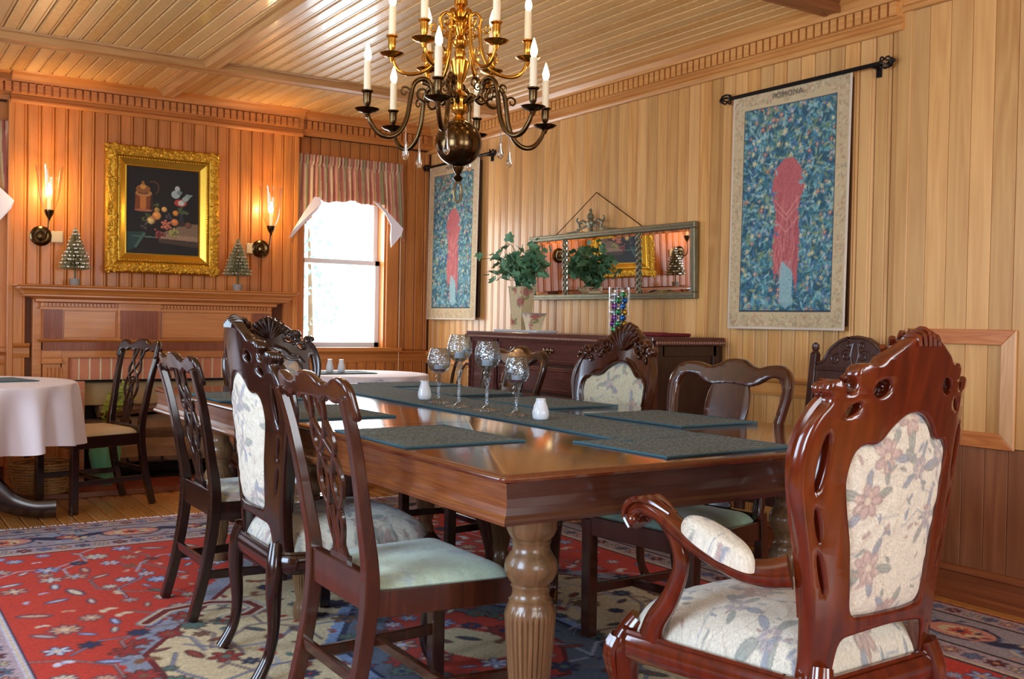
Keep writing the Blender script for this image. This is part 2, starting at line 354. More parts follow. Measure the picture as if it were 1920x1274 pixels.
def obj(name, g, mat=None, parent=None, smooth=False, loc=(0, 0, 0), rot=(0, 0, 0), bev=0, me=None, label=None):
    if me is None: me = mesh(name, g, mat, smooth)
    o = bpy.data.objects.new(name, me); col.objects.link(o); o.location = loc; o.rotation_euler = rot
    if parent: o.parent = parent
    if bev:
        b = o.modifiers.new('bevel', 'BEVEL'); b.width = bev; b.segments = 2; b.limit_method = 'ANGLE'; b.angle_limit = R(50)
    if label: o['label'] = label
    return o
def thing(name, label, catg, loc=(0, 0, 0), rz=0, group=None):
    o = bpy.data.objects.new(name, None); col.objects.link(o); o.location = loc; o.rotation_euler = (0, 0, rz)
    o.empty_display_size = 0.05; return tag(o, label, catg, group)
def tag(o, label, catg, group=None):
    o['label'] = label; o['category'] = catg
    if group: o['group'] = group
    return o
def struct(name, g, mat, parent=None, **k):
    o = obj(name, g, mat, parent, **k)
    if parent is None: o['kind'] = 'structure'
    return o
KIDS = {}
def dup(root, loc, rz=0.0, label=None, group=None, scale=None):
    def cp(o, par):
        c = o.copy(); col.objects.link(c)
        if par: c.parent = par
        for ch in [x for x in bpy.data.objects if x.parent == o]: cp(ch, c)
        return c
    kids = [x for x in bpy.data.objects if x.parent == root]
    c = cp(root, None); c.location = loc; c.rotation_euler = (0, 0, rz)
    if label: c['label'] = label
    if group: c['group'] = group
    if scale: c.scale = scale
    return c
def sm2(pts, n=6): return [(p.x, p.y) for p in cat([(x, y, 0) for x, y in pts], n, True)]
def plate(name, loops, depth, bevel, mat, parent, bend=None, label=None, smooth=True, axis='xz'):
    """solid cut from 2D outlines (first outer, then holes), rounded arrises; lies in local xz, thickness along y"""
    cu = bpy.data.curves.new(name, 'CURVE'); cu.dimensions = '2D'; cu.fill_mode = 'BOTH'
    cu.extrude = max(depth/2-bevel, 0.0005); cu.bevel_depth = bevel; cu.bevel_resolution = 1; cu.offset = -bevel
    for lp in loops:
        s = cu.splines.new('POLY'); s.points.add(len(lp)-1)
        for p, q in zip(s.points, lp): p.co = (q[0], q[1], 0, 1)
        s.use_cyclic_u = True
    t = bpy.data.objects.new('tmp', cu); col.objects.link(t)
    dg = bpy.context.evaluated_depsgraph_get(); me = bpy.data.meshes.new_from_object(t.evaluated_get(dg))
    bpy.data.objects.remove(t); bpy.data.curves.remove(cu)
    me.name = name
    bm = bmesh.new(); bm.from_mesh(me); bmesh.ops.remove_doubles(bm, verts=bm.verts, dist=1e-5)
    if bend:
        xs = [v.co.x for v in bm.verts]; ys = [v.co.y for v in bm.verts]; c = min(xs)+0.03
        while c < max(xs)-0.005:
            bmesh.ops.bisect_plane(bm, geom=bm.verts[:]+bm.edges[:]+bm.faces[:], dist=1e-5, plane_co=(c, 0, 0), plane_no=(1, 0, 0)); c += 0.034
        for c in (0.62, 0.75, 0.80, 0.92, 1.0):
            if min(ys)+0.01 < c < max(ys)-0.01: bmesh.ops.bisect_plane(bm, geom=bm.verts[:]+bm.edges[:]+bm.faces[:], dist=1e-5, plane_co=(0, c, 0), plane_no=(0, 1, 0))
    for v in bm.verts:
        x, z, y = v.co.x, v.co.y, v.co.z
        if axis == 'xz':
            dy = bend(x, z) if bend else 0; v.co = (x, -y+dy, z)
        else:
            dz = bend(x, z) if bend else 0; v.co = (x, z, y+dz)
    bmesh.ops.recalc_face_normals(bm, faces=bm.faces); bm.to_mesh(me); bm.free()
    me.materials.clear(); me.materials.append(mat)
    if smooth:
        me.polygons.foreach_set('use_smooth', [True]*len(me.polygons))
        try: me.set_sharp_from_angle(angle=R(50))
        except Exception: pass
    return obj(name, None, None, parent, me=me, label=label)
# ================================================================== room shell
XR, YB, YC, XL, YF, ZC = 3.88, 7.16, 7.06, -1.40, -1.70, 2.62
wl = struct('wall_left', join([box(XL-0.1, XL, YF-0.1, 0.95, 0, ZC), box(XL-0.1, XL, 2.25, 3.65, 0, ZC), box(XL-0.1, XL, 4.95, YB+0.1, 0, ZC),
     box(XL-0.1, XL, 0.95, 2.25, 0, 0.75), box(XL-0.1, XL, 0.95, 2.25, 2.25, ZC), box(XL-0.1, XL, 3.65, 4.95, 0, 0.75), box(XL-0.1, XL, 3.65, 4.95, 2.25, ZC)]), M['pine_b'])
wf = struct('wall_front', join([box(XL-0.1, -0.1, YF-0.1, YF, 0, ZC), box(1.2, 2.1, YF-0.1, YF, 0, ZC), box(3.4, XR+0.1, YF-0.1, YF, 0, ZC),
     box(-0.1, 1.2, YF-0.1, YF, 0, 0.7), box(-0.1, 1.2, YF-0.1, YF, 2.2, ZC), box(2.1, 3.4, YF-0.1, YF, 0, 0.7), box(2.1, 3.4, YF-0.1, YF, 2.2, ZC)]), M['pine_r'])
wr = struct('wall_right', box(XR+0.012, XR+0.11, YF, YB, 0, ZC), M['groove'])
WX0, WX1, WZ0, WZ1 = 2.82, 3.50, 0.90, 2.20           # opening of the window
wb = struct('wall_back', join([box(XL, 0.1, YB+0.012, YB+0.11, 0, ZC), box(0.78, 1.26, YB+0.012, YB+0.11, 0, ZC), box(2.28, WX0, YB+0.012, YB+0.11, 0, ZC), box(1.26, 2.28, YB+0.012, YB+0.11, 0.75, ZC), box(WX1, XR+0.1, YB+0.012, YB+0.11, 0, ZC),
     box(WX0, WX1, YB+0.012, YB+0.11, 0, WZ0), box(WX0, WX1, YB+0.012, YB+0.11, WZ1, ZC), box(0.1, 0.78, YB+0.012, YB+0.11, 0, WZ0), box(0.1, 0.78, YB+0.012, YB+0.11, WZ1, ZC)]), M['groove'])
struct('ceiling', box(XL-0.1, XR+0.1, YF-0.1, YB+0.1, ZC+0.001, ZC+0.1), M['groove'])
struct('floor', box(XL-0.1, XR+0.1, YF-0.1, YB+0.1, -0.1, -0.012), M['groove'])
fl = bpy.data.objects['floor']; ce = bpy.data.objects['ceiling']
def board_prof(wd, t=0.012, flush=False):
    if flush: return [(0, 0), (0, t-0.003), (0.002, t), (wd-0.002, t), (wd, t-0.003), (wd, 0)]
    return board_prof0(wd, t)
def board_prof0(wd, t):    # cross-section (across, out) of a beaded matchboard, back at 0
    e = 0.0065; b0 = wd*0.5
    return [(0, 0), (0, t-0.009), (e, t), (wd-0.020, t), (wd-0.0165, t-0.005), (wd-0.013, t-0.001), (wd-0.006, t-0.001), (wd, t-0.008), (wd, 0)]
def board_mesh(wd, ln, mat, name):
    pr = board_prof(wd-(0.003 if wd < 0.095 else 0.0012), flush=wd > 0.095); m = len(pr); v = [(x, -y, 0) for x, y in pr]+[(x, -y, ln) for x, y in pr]
    f = [(i, i+1, m+i+1, m+i) for i in range(m-1)]+[tuple(range(m-1, -1, -1)), tuple(range(m, 2*m))]
    return mesh(name, (v, f), mat)
BM = {}
def board(parent, x, y, z, wd, ln, mat, rot, name='board'):
    k = (round(wd, 4), round(ln, 3), mat.name)
    if k not in BM: BM[k] = board_mesh(wd, ln, mat, 'board')
    o = bpy.data.objects.new(name, BM[k]); col.objects.link(o); o.parent = parent; o.location = (x, y, z); o.rotation_euler = rot
    return o
# right wall boards, from the corner forward (face towards -X): local x -> -Y, local -y -> -X
Pr = 0.0868
y = YB-0.012
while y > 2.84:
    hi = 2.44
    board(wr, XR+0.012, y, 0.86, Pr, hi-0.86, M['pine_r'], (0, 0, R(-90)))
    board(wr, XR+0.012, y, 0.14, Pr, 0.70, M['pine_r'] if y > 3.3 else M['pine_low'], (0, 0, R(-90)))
    y -= Pr
ypil = y
# nearer part of the wall: a plain boarded bay, boards a little wider, without rail
while y > 1.6:
    board(wr, XR+0.012, y, 0.14, 0.10, 0.505, M['pine_low'], (0, 0, R(-90)))
    board(wr, XR+0.012, y, 0.648, 0.10, 2.50-0.648, M['pine_r'], (0, 0, R(-90)))
    y -= 0.10
# back wall boards (face towards -Y)
Pb = 0.080
x = 0.80-9*Pb
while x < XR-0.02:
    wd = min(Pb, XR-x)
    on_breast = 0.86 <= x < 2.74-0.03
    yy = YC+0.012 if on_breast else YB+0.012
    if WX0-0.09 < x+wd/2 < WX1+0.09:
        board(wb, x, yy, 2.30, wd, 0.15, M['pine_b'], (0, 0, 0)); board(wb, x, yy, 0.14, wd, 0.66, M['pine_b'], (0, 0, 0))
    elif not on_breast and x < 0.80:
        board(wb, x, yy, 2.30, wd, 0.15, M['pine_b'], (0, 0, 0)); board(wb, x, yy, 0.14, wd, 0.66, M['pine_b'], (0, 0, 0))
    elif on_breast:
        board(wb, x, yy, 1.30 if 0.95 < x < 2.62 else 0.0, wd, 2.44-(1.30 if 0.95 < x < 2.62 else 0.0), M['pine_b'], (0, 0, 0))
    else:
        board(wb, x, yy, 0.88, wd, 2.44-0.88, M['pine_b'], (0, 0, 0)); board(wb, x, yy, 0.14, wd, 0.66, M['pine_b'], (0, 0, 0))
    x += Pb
br = struct('chimney_breast', join([box(0.86, 1.22, YC+0.012, YB+0.012, 0, ZC), box(2.42, 2.74, YC+0.012, YB+0.012, 0, ZC), box(1.22, 2.42, YC+0.012, YB+0.012, 0.70, ZC)]), M['groove'])
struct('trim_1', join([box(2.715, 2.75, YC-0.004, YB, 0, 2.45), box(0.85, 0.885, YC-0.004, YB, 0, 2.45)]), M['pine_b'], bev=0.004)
# ceiling boards run along Y, in three bays between the cross beams
Pc = 0.078
CBAYS = [(YF+0.0, 3.12), (3.24, 6.00), (6.14, YC+0.05)]
n0 = int((0.20-XL)/Pc)
x = 0.691-6*Pc
while x < XR-0.02:
    for a, b in CBAYS:
        if abs(x+Pc/2-1.795) < 0.05: continue
        o = board(ce, x, b, ZC, min(Pc, XR-x), b-(a if a > 0 else 1.0), M['pine_c'], (R(90), 0, 0), 'ceiling_board')
    x += Pc
for a, b in CBAYS: obj('ceiling_panel', box(XL, 0.22, a, b, ZC-0.008, ZC), M['pine_c'], ce)
obj('ceiling_panel', box(0.22, XR, YF, 1.0, ZC-0.008, ZC), M['pine_c'], ce)
# beams with small mouldings
def beam(name, path, wd, mat):
    zb = 2.565
    pr = [(-wd/2-0.03, ZC), (-wd/2-0.028, ZC-0.018), (-wd/2-0.010, ZC-0.024), (-wd/2, zb+0.012), (-wd/2+0.006, zb), (-wd/2+0.02, zb), (-wd/2+0.024, zb+0.004), (wd/2-0.024, zb+0.004), (wd/2-0.02, zb),
          (wd/2-0.006, zb), (wd/2, zb+0.012), (wd/2+0.010, ZC-0.024), (wd/2+0.028, ZC-0.018), (wd/2+0.03, ZC)]
    return struct(name, mould(path, pr), mat)
M['pine_beamy'] = wood('pine_beam_lengthwise', (206, 156, 96), (168, 110, 60), 0.4, (12, 0.7, 12), 0.15, 0.05, 0.7)
beam('ceiling_beam', [(XL, 6.07), (XR, 6.07)], 0.12, M['pine_beam'])
M['beam_dark'] = wood('dark_beam', (150, 92, 50), (112, 62, 32), 0.4, (0.7, 12, 12), 0.15, 0.05, 0.7)
beam('ceiling_beam', [(XL, 3.18), (XR-0.06, 3.18)], 0.10, M['beam_dark'])
beam('ceiling_beam', [(1.795, YC-0.1), (1.795, 6.14)], 0.085, M['pine_beamy'])
beam('ceiling_beam', [(1.795, 6.00), (1.795, 3.25)], 0.085, M['pine_beamy'])
# cornices: profile (out from the wall, z)
CP = [(0, 2.425), (0.022, 2.425), (0.03, 2.437), (0.03, 2.448), (0.018, 2.456), (0.012, 2.470), (0.012, 2.474), (0.03, 2.482), (0.03, 2.546), (0.052, 2.552), (0.056, 2.566), (0.075, 2.590), (0.10, 2.602), (0.115, 2.612), (0.115, ZC), (0, ZC)]
cr = struct('trim_2', mould([(XR, YB), (XR, 2.83)], CP), M['pine_rx'])
def dentils(parent, p0, p1, nrm, z0, z1, pitch, wd, dep, mat, off=0.03):
    gs = []; d = Vector(p1)-Vector(p0); L = d.length; d.normalize(); n = Vector(nrm); k = int(L/pitch)
    for i in range(k):
        a = Vector(p0)+d*(i*pitch+pitch*0.1); b = a+d*wd; A = a+n*(off-0.002); Bq = b+n*(off+dep)
        gs.append(box(min(A.x, Bq.x), max(A.x, Bq.x), min(A.y, Bq.y), max(A.y, Bq.y), z0, z1))
    o = obj('dentil_band', join(gs), mat, parent); o['kind'] = 'stuff'; return o
dentils(cr, (XR, 2.84, 0), (XR, YC, 0), (-1, 0, 0), 2.487, 2.545, 0.0455, 0.033, 0.024, M['pine_rx'])
cb1 = struct('trim_3', mould([(0.86, YC), (2.77, YC)], CP), M['pine_bx'])
dentils(cb1, (0.5, YC, 0), (2.76, YC, 0), (0, -1, 0), 2.487, 2.545, 0.0455, 0.033, 0.024, M['pine_bx'])
CP2 = [(0, 2.445), (0.012, 2.445), (0.012, 2.474), (0.03, 2.482), (0.03, 2.546), (0.052, 2.552), (0.056, 2.566), (0.075, 2.590), (0.10, 2.602), (0.115, 2.612), (0.115, ZC), (0, ZC)]
cb2 = struct('trim_4', mould([(2.77, YB-0.06), (XR, YB-0.06)], CP2), M['pine_bx'])
dentils(cb2, (2.80, YB-0.06, 0), (XR-0.05, YB-0.06, 0), (0, -1, 0), 2.487, 2.545, 0.0455, 0.033, 0.024, M['pine_bx'])
struct('trim_5', mould([(XL, YB-0.06), (0.86, YB-0.06)], CP2), M['pine_bx'])
struct('trim_6', mould([(XR-0.004, 2.83), (XR-0.004, 1.2)], [(0, 2.50), (0.02, 2.50), (0.03, 2.515), (0.014, 2.53), (0.014, ZC), (0, ZC)]), M['pine_rx'])
struct('trim_7', box(XR-0.006, XR+0.012, 2.795, 2.86, 0.14, 2.52), M['pine_r'], bev=0.003)
# chair rails
RP = [(0, 0.775), (0.010, 0.775), (0.014, 0.79), (0.010, 0.80), (0.010, 0.835), (0.022, 0.845), (0.028, 0.856), (0.022, 0.865), (0, 0.866)]
struct('trim_8', mould([(XR, YB), (XR, 2.86)], RP), M['pine_rx'])
RPb = [(o, z+0.01) for o, z in RP]
struct('trim_9', mould([(2.75, YB), (XR, YB)], RPb), M['pine_bx']); struct('trim_10', mould([(XL, YB), (0.85, YB)], RPb), M['pine_bx'])
struct('trim_11', mould([(0.885, YC), (0.98, YC)], [(o, z+0.06) for o, z in RP]), M['pine_bx'])
# baseboards
BP = [(0, 0), (0.028, 0), (0.028, 0.02), (0.018, 0.03), (0.018, 0.112), (0.024, 0.118), (0.022, 0.128), (0.010, 0.140), (0, 0.142)]
struct('baseboard_right', mould([(XR, YB), (XR, YF)], BP), M['pine_base'])
struct('baseboard_back', mould([(2.75, YB), (XR, YB)], BP), M['pine_bx'])
struct('baseboard_left', mould([(XL, YF), (XL, YB)], [(o, z) for o, z in BP]), M['pine_base'])
# mitred panel frame on the right wall
pf = thing('wall_panel_frame', 'mitred light pine picture-frame moulding on boarded wall behind the armchair', 'panel', (XR-0.006, 0, 0))
def mitre(y0, y1, z0, z1, t, wd):
    V = lambda *p: [(0, a, b) for a, b in p]
    def slab(q): v = [(-0.012, a, b) for a, b in q]+[(0.002, a, b) for a, b in q]; return v, [(0, 1, 2, 3), (7, 6, 5, 4), (0, 4, 5, 1), (1, 5, 6, 2), (2, 6, 7, 3), (3, 7, 4, 0)]
    return [slab([(y0, z1), (y1, z1), (y1-wd, z1-wd), (y0+wd, z1-wd)]), slab([(y0, z0), (y0+wd, z0+wd), (y1-wd, z0+wd), (y1, z0)]),
            slab([(y0, z0), (y0, z1), (y0+wd, z1-wd), (y0+wd, z0+wd)]), slab([(y1, z0), (y1-wd, z0+wd), (y1-wd, z1-wd), (y1, z1)])]
ms = mitre(2.279, 2.774, 0.641, 1.121, 0.012, 0.062)
obj('top_rail', ms[0], M['panel_frame'], pf, bev=0.003, label='orange mitred top rail'); obj('bottom_rail', ms[1], M['panel_frame'], pf, bev=0.003)
obj('stile', ms[2], M['panel_frame_v'], pf, bev=0.003); obj('stile', ms[3], M['panel_frame_v'], pf, bev=0.003)
# floor boards, running towards the fireplace
x = XL
i = 0
while x < XR:
    wd = min(0.085, XR-x)
    o = board(fl, x, YF, -0.0125, wd, YB-YF+0.01, M['floor'], (R(-90), 0, 0), 'floorboard'); x += 0.085
# ------------------------------------------------------------------ window_1 in the back wall, double hung
def window(name, x0, x1, z0, z1):
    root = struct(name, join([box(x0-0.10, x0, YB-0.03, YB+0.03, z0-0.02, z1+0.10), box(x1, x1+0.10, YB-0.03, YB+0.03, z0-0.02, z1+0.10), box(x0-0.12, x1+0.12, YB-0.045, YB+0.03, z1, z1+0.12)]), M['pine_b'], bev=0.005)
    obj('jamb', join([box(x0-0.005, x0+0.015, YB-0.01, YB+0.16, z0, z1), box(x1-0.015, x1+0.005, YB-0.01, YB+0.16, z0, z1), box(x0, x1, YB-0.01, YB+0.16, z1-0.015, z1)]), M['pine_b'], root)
    obj('sill', box(x0-0.13, x1+0.13, YB-0.06, YB+0.16, z0-0.035, z0), M['pine_bx'], root, bev=0.006)
    zm = (z0+1.545)/1; zm = 1.545
    for nm, (a, b, yy) in dict(lower_sash=(z0, zm+0.02, YB+0.07), upper_sash=(zm-0.02, z1-0.015, YB+0.11)).items():
        s = 0.035
        q = obj(nm, join([box(x0+0.015, x0+0.015+s, yy, yy+0.03, a, b), box(x1-0.015-s, x1-0.015, yy, yy+0.03, a, b), box(x0+0.015, x1-0.015, yy, yy+0.03, a, a+s), box(x0+0.015, x1-0.015, yy, yy+0.03, b-s, b)]), M['white_paint'], root)
        obj('pane', box(x0+0.045, x1-0.045, yy+0.013, yy+0.016, a+s-0.004, b-s+0.004), M['pane'], q)
    return root
w1 = window('window_1', WX0, WX1, WZ0, WZ1)
w2 = window('window_2', 0.10, 0.78, WZ0, WZ1)
obj('sash_cord', sweep([(3.605, YB-0.05, 1.9), (3.603, YB-0.05, 1.0), (3.602, YB-0.05, 0.40)], 0.0025, sub=2, ns=6), M['ivory'], w1, label='thin cream pull cord with bead')
# outdoors seen through the glass: sunlit snow-bright lawn and a shrub
og = struct('ground_outside', box(-14, 20, YB+0.5, 40, -0.6, -0.5), simple('bright_gravel', (232, 234, 232), 0.9))
M['hedge'] = simple('pale_shrub', (196, 214, 202), 0.8, vary=0.2)
sh = thing('garden_shrub', 'pale sunlit shrub outside the window, low on the left', 'shrub', (3.86, 9.6, -0.5))
random.seed(3)
def leafq(s): return [(-s*0.5, 0, 0), (0, -s*0.2, s*0.15), (s*0.5, 0, 0), (0, s*0.9, 0.0)], [(0, 1, 2), (0, 2, 3)]
gs = []
for i in range(420):
    a = random.uniform(0, 2*PI); rr = random.uniform(0.05, 0.30); z = random.uniform(0.3, 2.6)
    q = Matrix.Translation((rr*math.cos(a), rr*math.sin(a), z)) @ Matrix.Rotation(random.uniform(0, 6), 4, 'Z') @ Matrix.Rotation(random.uniform(0, 3), 4, 'X')
    gs.append(xf(leafq(0.05), q))
obj('foliage', join(gs), M['hedge'], sh)['kind'] = 'stuff'
obj('trunk', sweep([(0, 0, 0), (0.03, 0, 1.2), (0, 0.02, 2.5)], [0.04, 0.03, 0.01]), M['bark'], sh, smooth=True)
# ================================================================== fireplace
fp = thing('fireplace', 'carved pine fireplace mantel with dentil shelf and brick surround below the gilt painting', 'fireplace', (0, 0, 0))
M['pine_m'] = wood('pine_mantel', (206, 130, 60), (168, 92, 36), 0.4, (0.7, 10, 10), 0.15, 0.06, 0.6)
M['pine_mv'] = wood('pine_mantel_dark_fluted', (160, 86, 50), (128, 60, 34), 0.45, (10, 10, 0.7), 0.1, 0.05, 0.6)
mx0, mx1 = 1.02, 2.52
def returns(prof, x0, x1, mat, name, **k):      # moulding that wraps a shallow block on three sides
    return obj(name, mould([(x0, YC), (x0, YC-0.10), (x1, YC-0.10), (x1, YC)], [(o, z) for o, z in prof]), mat, fp, **k)
# travel left->right along the front must have 'out' on the right (towards -Y)
shp = [(0, 1.292), (0.165, 1.292), (0.168, 1.284), (0.150, 1.278), (0.150, 1.268), (0.128, 1.252), (0.118, 1.236), (0.110, 1.232), (0.110, 1.222), (0.060, 1.212), (0.045, 1.205), (0, 1.205)]
returns(shp, mx0+0.02, mx1-0.02, M['pine_m'], 'mantel_shelf')
returns([(0, 1.205), (0.045, 1.205), (0.045, 1.19), (0.012, 1.182), (0.012, 1.160), (0.018, 1.156), (0.018, 1.142), (0, 1.142)], mx0+0.02, mx1-0.02, M['pine_m'], 'dentil_moulding')
gs = []
k = 0; xx = mx0+0.03
while xx < mx1-0.03:
    gs.append(box(xx, xx+0.011, YC-0.10-0.030, YC-0.09, 1.163, 1.180)); xx += 0.022
obj('dentil_band', join(gs), M['pine_m'], fp)['kind'] = 'stuff'
obj('frieze_board', box(mx0+0.02, mx1-0.02, YC-0.10, YC-0.0, 0.70, 1.15) if 0 else box(mx0+0.02, mx1-0.02, YC-0.10, YC, 0.935, 1.15), M['pine_m'], fp)
def fluted(x0, x1, z0, z1, yy, pitch=0.010, dep=0.004, name='fluted_panel', mat='pine_mv'):
    pts = []; x = x0
    v = [(x0, yy+0.012), (x0, yy)]
    while x < x1-pitch: v += [(x+pitch*0.55, yy), (x+pitch*0.6, yy+dep), (x+pitch*0.95, yy+dep), (x+pitch, yy)]; x += pitch
    v += [(x1, yy), (x1, yy+0.012)]; n = len(v)
    V = [(a, b, z0) for a, b in v]+[(a, b, z1) for a, b in v]
    f = [(i, (i+1) % n, n+(i+1) % n, n+i) for i in range(n)]
    return obj(name, (V, f+[tuple(range(n)), tuple(range(n, 2*n))]), M[mat], fp)
fluted(mx0+0.022, 1.155, 0.955, 1.143, YC-0.112)
fluted(1.50, 1.74, 0.955, 1.143, YC-0.135); obj('frieze_block', box(1.485, 1.755, YC-0.124, YC-0.09, 0.945, 1.205), M['pine_m'], fp)
fluted(2.385, mx1-0.022, 0.955, 1.143, YC-0.112)
for a, b in ((1.165, 1.475), (1.765, 2.375)): obj('frieze_panel', box(a, b, YC-0.108, YC-0.09, 0.965, 1.135), M['pine_m'], fp, bev=0.003)
returns([(0, 0.955), (0.022, 0.955), (0.026, 0.948), (0.014, 0.938), (0.010, 0.935), (0, 0.935)], mx0+0.02, mx1-0.02, M['pine_m'], 'ledge')
fluted(mx0+0.022, mx1-0.022, 0.882, 0.936, YC-0.108)
obj('architrave', join([box(1.155, 2.385, YC-0.10, YC, 0.835, 0.884), box(1.155, 1.195, YC-0.10, YC, 0.0, 0.84), box(2.345, 2.385, YC-0.10, YC, 0.0, 0.84)]), M['pine_m'], fp, bev=0.004)
for a, b in ((mx0+0.02, 1.155), (2.385, mx1-0.02)):
    p = obj('pilaster', join([box(a, b, YC-0.105, YC, 0.0, 0.12), box(a+0.006, b-0.006, YC-0.095, YC, 0.12, 0.80), box(a, b, YC-0.112, YC, 0.80, 0.835), box(a-0.004, b+0.004, YC-0.122, YC, 0.800, 0.812), box(a, b, YC-0.1, YC, 0.835, 0.884)]), M['pine_m'], fp, bev=0.003)
    for i in range(5): obj('reed', sweep([(a+0.024+i*0.0225, YC-0.096, 0.14), (a+0.024+i*0.0225, YC-0.096, 0.775)], 0.008, ns=8, sub=1), M['pine_m'], p, smooth=True)
for a, b in ((mx0-0.03, mx0+0.022), (mx1-0.022, mx1+0.02)): obj('side_board', box(a, b, YC-0.06, YC, 0, 1.205), M['pine_m'], fp, bev=0.003)
# brick surround: a soldier course over the opening, stretchers down the sides
OX0, OX1, OZ = 1.30, 2.24, 0.69
obj('mortar_bed', join([box(1.195, 2.345, YC-0.068, YC-0.02, OZ, 0.836), box(1.195, OX0, YC-0.062, YC-0.02, 0, OZ), box(OX1, 2.345, YC-0.062, YC-0.02, 0, OZ)]), M['mortar'], fp)
bs = mesh('brick', box(-0.027, 0.027, -0.006, 0.02, 0, 0.14), M['brick'])
x = 1.196+0.031
while x < 2.34: obj('brick', None, None, fp, me=bs, loc=(x, YC-0.066+random.uniform(-0.002, 0.002), OZ+0.003)); x += 0.066
bh = mesh('brick', box(-0.048, 0.048, -0.01, 0.02, -0.028, 0.028), M['brick'])
z = OZ-0.034
while z > 0.03:
    for xc in (1.248, 2.292): obj('brick', None, None, fp, me=bh, loc=(xc, YC-0.066+random.uniform(-0.002, 0.002), z))
    z -= 0.064
obj('firebox_lining', join([box(OX0-0.04, OX0, YC-0.02, YC+0.42, 0, OZ+0.05), box(OX1, OX1+0.04, YC-0.02, YC+0.42, 0, OZ+0.05), box(OX0, OX1, YC+0.38, YC+0.42, 0, OZ+0.05), box(OX0, OX1, YC-0.02, YC+0.42, OZ+0.02, OZ+0.06), box(OX0, OX1, YC, YC+0.42, -0.01, 0.012)]), M['soot'], fp)
obj('stone_lintel', box(OX0, OX1, YC-0.015, YC+0.10, OZ-0.17, OZ-0.014), M['lintel'], fp, bev=0.01)
obj('iron_lintel', box(1.20, 2.34, YC-0.070, YC-0.03, OZ-0.012, OZ+0.002), M['ironblk'], fp)
# raised brick hearth: slab and its bricks
obj('hearth_slab', box(0.98, 2.56, 6.60, YC-0.09, 0, 0.016), M['mortar'], fp)
hb = mesh('hearth_brick', box(-0.098, 0.098, -0.048, 0.048, 0, 0.030), M['brick2'])
for r in range(4):
    for c in range(8):
        xx = 1.085+c*0.2+(0.1 if r % 2 else 0)
        if xx < 2.50: obj('hearth_brick', None, None, fp, me=hb, loc=(xx, 6.652+r*0.1, 0.0), bev=0)
obj('hearth_curb', box(0.98, 2.56, 6.575, 6.602, 0, 0.034), M['pine_base'], fp, bev=0.004)
# logs on an iron grate
def log(a, b, r, label, seed):
    rn = random.Random(seed); ax = Vector(b)-Vector(a); L = ax.length; n = 14; v = []; f = []; m = 7
    q = ax.to_track_quat('Z', 'Y')
    ph = [rn.uniform(0.82, 1.14) for _ in range(n)]
    for k in range(m+1):
        for i in range(n):
            an = 2*PI*i/n; rr = r*ph[i]*(1+rn.uniform(-0.06, 0.06))*(1 if 0 < k < m else 0.93)
            p = q @ Vector((rr*math.cos(an), rr*math.sin(an), L*k/m))+Vector(a); v.append(tuple(p))
    for k in range(m):
        for i in range(n): j = (i+1) % n; f.append((k*n+i, k*n+j, (k+1)*n+j, (k+1)*n+i))
    o = obj('log', (v, f), M['bark'], smooth=False); 
    e1 = obj('cut_end', ([v[i] for i in range(n)]+[v[m*n+i] for i in range(n)], [tuple(range(n-1, -1, -1)), tuple(range(n, 2*n))]), M['lintel'], o)
    return tag(o, label, 'log', 'split logs in the fireplace')
log((1.34, 7.20, 0.34), (2.16, 7.24, 0.36), 0.085, 'grey barked log lying in the fireplace behind the others, level with the grate top', 1)
log((1.42, 7.10, 0.21), (2.18, 7.08, 0.20), 0.078, 'brown log lying at the front of the fireplace grate', 2)
log((1.48, 7.25, 0.19), (2.10, 7.24, 0.19), 0.070, 'dark log low at the back of the fireplace grate', 3)
log((1.40, 7.14, 0.50), (2.12, 7.20, 0.55), 0.072, 'pale split log topmost on the stack in the fireplace', 4)
gr = thing('fire_grate', 'black iron fire grate holding the logs in the fireplace', 'grate', (0, 0, 0.012))
obj('bar', sweep([(1.40, 7.02, 0.10), (2.20, 7.02, 0.10)], 0.009, sub=1, ns=6), M['ironblk'], gr)
obj('bar', sweep([(1.40, 7.32, 0.10), (2.20, 7.32, 0.10)], 0.009, sub=1, ns=6), M['ironblk'], gr)
for i in range(7): obj('cross_bar', sweep([(1.46+i*0.11, 7.0, 0.16), (1.46+i*0.11, 7.02, 0.10), (1.46+i*0.11, 7.34, 0.10)], 0.007, sub=3, ns=6), M['ironblk'], gr)
for xx in (1.44, 2.16):
    for yy in (7.03, 7.31): obj('leg', box(xx-0.008, xx+0.008, yy-0.008, yy+0.008, 0, 0.1), M['ironblk'], gr)
# ------------------------------------------------------------------ vase on hearth, basket
v = thing('green_vase', 'mint green glazed vase standing on the brick hearth', 'vase', (1.40, 6.86, 0.030))
obj('body', lathe([(0.045, 0), (0.055, 0.01), (0.05, 0.03), (0.085, 0.12), (0.098, 0.20), (0.092, 0.26), (0.06, 0.31), (0.036, 0.33), (0.034, 0.36), (0.044, 0.375), (0.036, 0.372), (0.028, 0.35)], 28), M['vasegreen'], v, smooth=True)
pl = thing('dried_sprigs', 'yellow green leafy sprigs standing in the mint green vase', 'plant', (1.40, 6.86, 0.38))
SPR = 0.11
random.seed(5)
def leafmesh(name, s, mat):   # small lobed leaf with a folded midrib
    P = [(0, 0), (0.32, -0.12), (0.52, 0.10), (0.36, 0.34), (0.5, 0.62), (0.22, 0.68), (0, 1.0), (-0.22, 0.68), (-0.5, 0.62), (-0.36, 0.34), (-0.52, 0.10), (-0.32, -0.12)]
    v = [(x*s, y*s, 0.16*s*abs(x)*2-0.1*s*y*y) for x, y in P]+[(0, 0.45*s, -0.03*s)]
    return mesh(name, (v, [(i, (i+1) % 12, 12) for i in range(12)]), mat)
